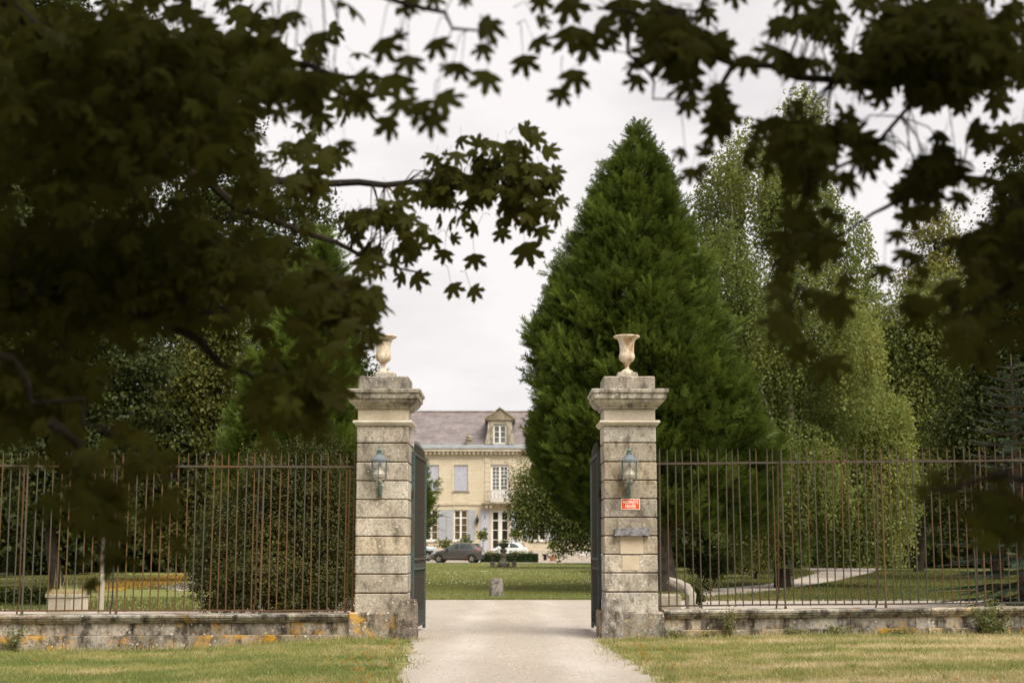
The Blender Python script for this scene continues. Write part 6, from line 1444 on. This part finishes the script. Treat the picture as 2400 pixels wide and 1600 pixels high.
# the dense left mass
fill(ML, [(560,800),(740,800),(745,900),(735,990),(670,1010),(600,940)], 13, 5.8, 6.8, 0.13, 4, False, 0.18, 0.6)
fill(ML, [(-80,-80),(830,-60),(890,60),(940,140),(950,230),(900,300),(800,290),(640,280),(560,420),(430,460),(-80,560)], 430, 5.0, 7.6, 0.105, 4, False, 0.20, 0.5)
fill(ML, [(-80,480),(430,420),(560,480),(700,560),(770,600),(820,690),(835,760),(790,800),(770,860),(600,760),(420,760),(200,800),(-80,840)], 400, 6.0, 8.4, 0.105, 4, False, 0.20, 0.5)
fill(ML, [(560,290),(760,290),(900,320),(900,400),(760,430),(740,540),(640,560),(560,470)], 60, 7.0, 8.6, 0.115, 3, False, 0.2, 0.4)
fill(ML, [(760,600),(840,630),(858,720),(848,770),(800,800),(770,700)], 26, 6.6, 7.6, 0.13, 3, True, 0.14, 0.6)
for q in ((856,712,50,-20),(866,790,62,-10),(848,825,54,-40),(836,668,50,-30),(840,760,52,-60),(884,782,50,0)): single(ML, *q, 7.2)
fill(ML, [(-60,820),(250,800),(450,800),(640,820),(770,860),(765,960),(740,1010),(660,990),(560,900),(430,860),(250,900),(130,980),(-60,1000)], 70, 5.4, 7.0, 0.10, 4, False, 0.2, 0.6)
fill(ML, [(-60,980),(120,960),(260,930),(420,990),(470,1090),(470,1180),(440,1230),(330,1290),(200,1240),(90,1180),(-60,1240)], 25, 4.4, 5.4, 0.09, 3, False, 0.16, 0.15)
fill(ML, [(170,1230),(260,1230),(300,1330),(200,1360)], 3, 4.6, 5.0, 0.085, 2, True, 0.1, 0.3)
ML.finish([(-6,2.5,8.5,6.5,6.5,4.5),(-5,-3,7.5,6,6,4.5),(-9,6,7,5,5,4.5),(-2.5,-2,8.5,5,6,3.5),(-8,0,5,4,5,3),(-5,-9,5,6,4,4),(-3,-7,3.8,3,3,1.6)], 36000)  # lobes spread wide and low behind the camera to block sky light

MR = Maple('maple on the right whose dark leaves hang from the top of the view', (6.4, 2.6), 13)
MR.limb([(6.4,2.6,4.8), (4.6,4.2,5.0)] + A_((2480,120,5.6),(2200,170,5.6),(1950,190,5.5),(1720,150,5.4),(1560,60,5.3),(1400,20,5.2)), 0.034, 0.005)
MR.limb([(6.4,2.6,4.2), (4.6,4.6,4.3)] + A_((2460,420,6.0),(2250,420,6.0),(2080,480,6.0),(1960,560,5.9)), 0.028, 0.004)
MR.limb(A_((2200,170,5.6),(2060,330,5.5),(1900,440,5.4),(1840,600,5.2),(1860,740,5.0)), 0.010, 0.003)
MR.limb(A_((1720,150,5.4),(1690,260,5.4),(1640,360,5.4)), 0.012, 0.004)
MR.limb(A_((1480,40,5.3),(1478,120,5.3),(1520,200,5.3),(1600,260,5.3)), 0.010, 0.003)
MR.limb([(6.4,2.6,2.4), (4.2,3.4,2.4)] + A_((2520,1080,4.2),(2350,1120,4.2),(2180,1150,4.2)), 0.03, 0.004)
MR.limb([(6.4,2.6,3.4), (4.4,4.2,3.4)] + A_((2460,620,5.2),(2330,700,5.2),(2230,760,5.2)), 0.04, 0.004)
for q in ((1230,150,72,-80),(1272,98,76,-30),(1275,48,54,0),(1340,90,100,-90),(1385,110,90,-60),(1351,185,84,-70),(1313,226,62,-95),(1420,70,80,-20),(1503,138,50,160),(1489,192,62,240),(1268,10,60,-80),(1340,20,90,-60),(1460,30,110,-90),(1560,50,110,-80),(1570,110,100,-110),(1610,180,90,-100),(1614,254,58,-90),(1592,357,46,210),(1619,411,56,-100),(1655,350,50,100),(1650,395,48,-40),(1465,70,60,-90),(1440,95,50,-20),
          (2075,175,60,-60),(2120,600,58,-95),(2105,555,52,-90),(2150,610,54,-80),(2070,640,60,-100),(2190,500,56,-60),(2245,470,60,-120),(2290,430,54,-40),(2330,330,60,-90)):
    single(MR, *q, 5.3)
fill(MR, [(1400,-60),(1680,-60),(1760,60),(1700,140),(1640,190),(1570,150),(1500,60),(1420,30)], 44, 5.0, 5.7, 0.11, 3, True, 0.14, 0.6)
fill(MR, [(1560,120),(1650,150),(1720,200),(1700,300),(1640,300),(1600,230)], 7, 5.1, 5.5, 0.12, 3, True, 0.13, 0.7)
fill(MR, [(1700,-60),(2460,-60),(2460,180),(2330,250),(2200,330),(2090,250),(1990,170),(1880,210),(1760,140)], 215, 5.0, 6.2, 0.098, 4, False, 0.17, 0.6)
fill(MR, [(1780,210),(1990,210),(2090,280),(2060,380),(1980,420),(1900,440),(1850,430),(1740,380),(1690,280)], 44, 5.0, 5.8, 0.10, 3, False, 0.15, 0.7)
fill(MR, [(1850,440),(1960,430),(1990,520),(1960,600),(1920,640),(1850,600),(1810,530)], 10, 5.0, 5.5, 0.098, 3, True, 0.13, 0.8)
fill(MR, [(1820,610),(1900,640),(1980,690),(1960,740),(1880,730),(1830,680)], 6, 4.4, 5.0, 0.095, 3, True, 0.12, 0.6)
fill(MR, [(1870,765),(1920,770),(1910,815),(1875,815)], 2, 4.6, 4.9, 0.10, 2, True, 0.07, 0.6)
fill(MR, [(2080,260),(2180,310),(2330,250),(2330,330),(2240,420),(2180,450),(2120,430),(2040,480),(2010,560),(2090,640),(2030,640),(1980,520),(2020,420)], 76, 5.4, 6.2, 0.098, 3, True, 0.14, 0.7)
fill(MR, [(2330,200),(2460,160),(2460,860),(2390,760),(2330,680),(2290,600),(2280,540),(2340,440)], 58, 5.0, 6.4, 0.10, 4, False, 0.18, 0.6)
fill(MR, [(2080,640),(2200,620),(2300,660),(2330,760),(2230,740),(2130,700)], 10, 4.6, 5.4, 0.09, 3, False, 0.15, 0.4)
fill(MR, [(2090,1090),(2200,1040),(2320,1030),(2500,970),(2500,1340),(2360,1340),(2260,1270),(2160,1200)], 6, 4.0, 4.7, 0.085, 3, False, 0.14, 0.1)
for q in ((2190,1120,60,180),(2225,1150,64,200),(2260,1105,60,170),(2290,1165,60,220),(2160,1155,50,190),(2320,1230,56,240),(2270,1210,52,250),(2340,1120,60,200)): single(MR, *q, 4.4)
fill(MR, [(2240,330),(2460,260),(2500,620),(2380,640),(2330,560),(2330,440)], 16, 5.2, 6.2, 0.11, 4, False, 0.16, 0.6)
fill(MR, [(2130,640),(2300,600),(2460,640),(2460,900),(2330,860),(2220,760)], 7, 5.0, 6.0, 0.11, 4, False, 0.16, 0.5)
MR.finish([(6.2,2,8.5,6,6.5,4.5),(5.5,-4,7.5,6,6,4.5),(9,5,7,5,5,4.5),(2.5,-3,8.5,5,6,3.5),(8,0,5,4,5,3),(5,-9,5,6,4,4),(3,-7,3.8,3,3,1.6)], 36000)  # unseen lobes behind the camera, widened and lowered to shade the leaves
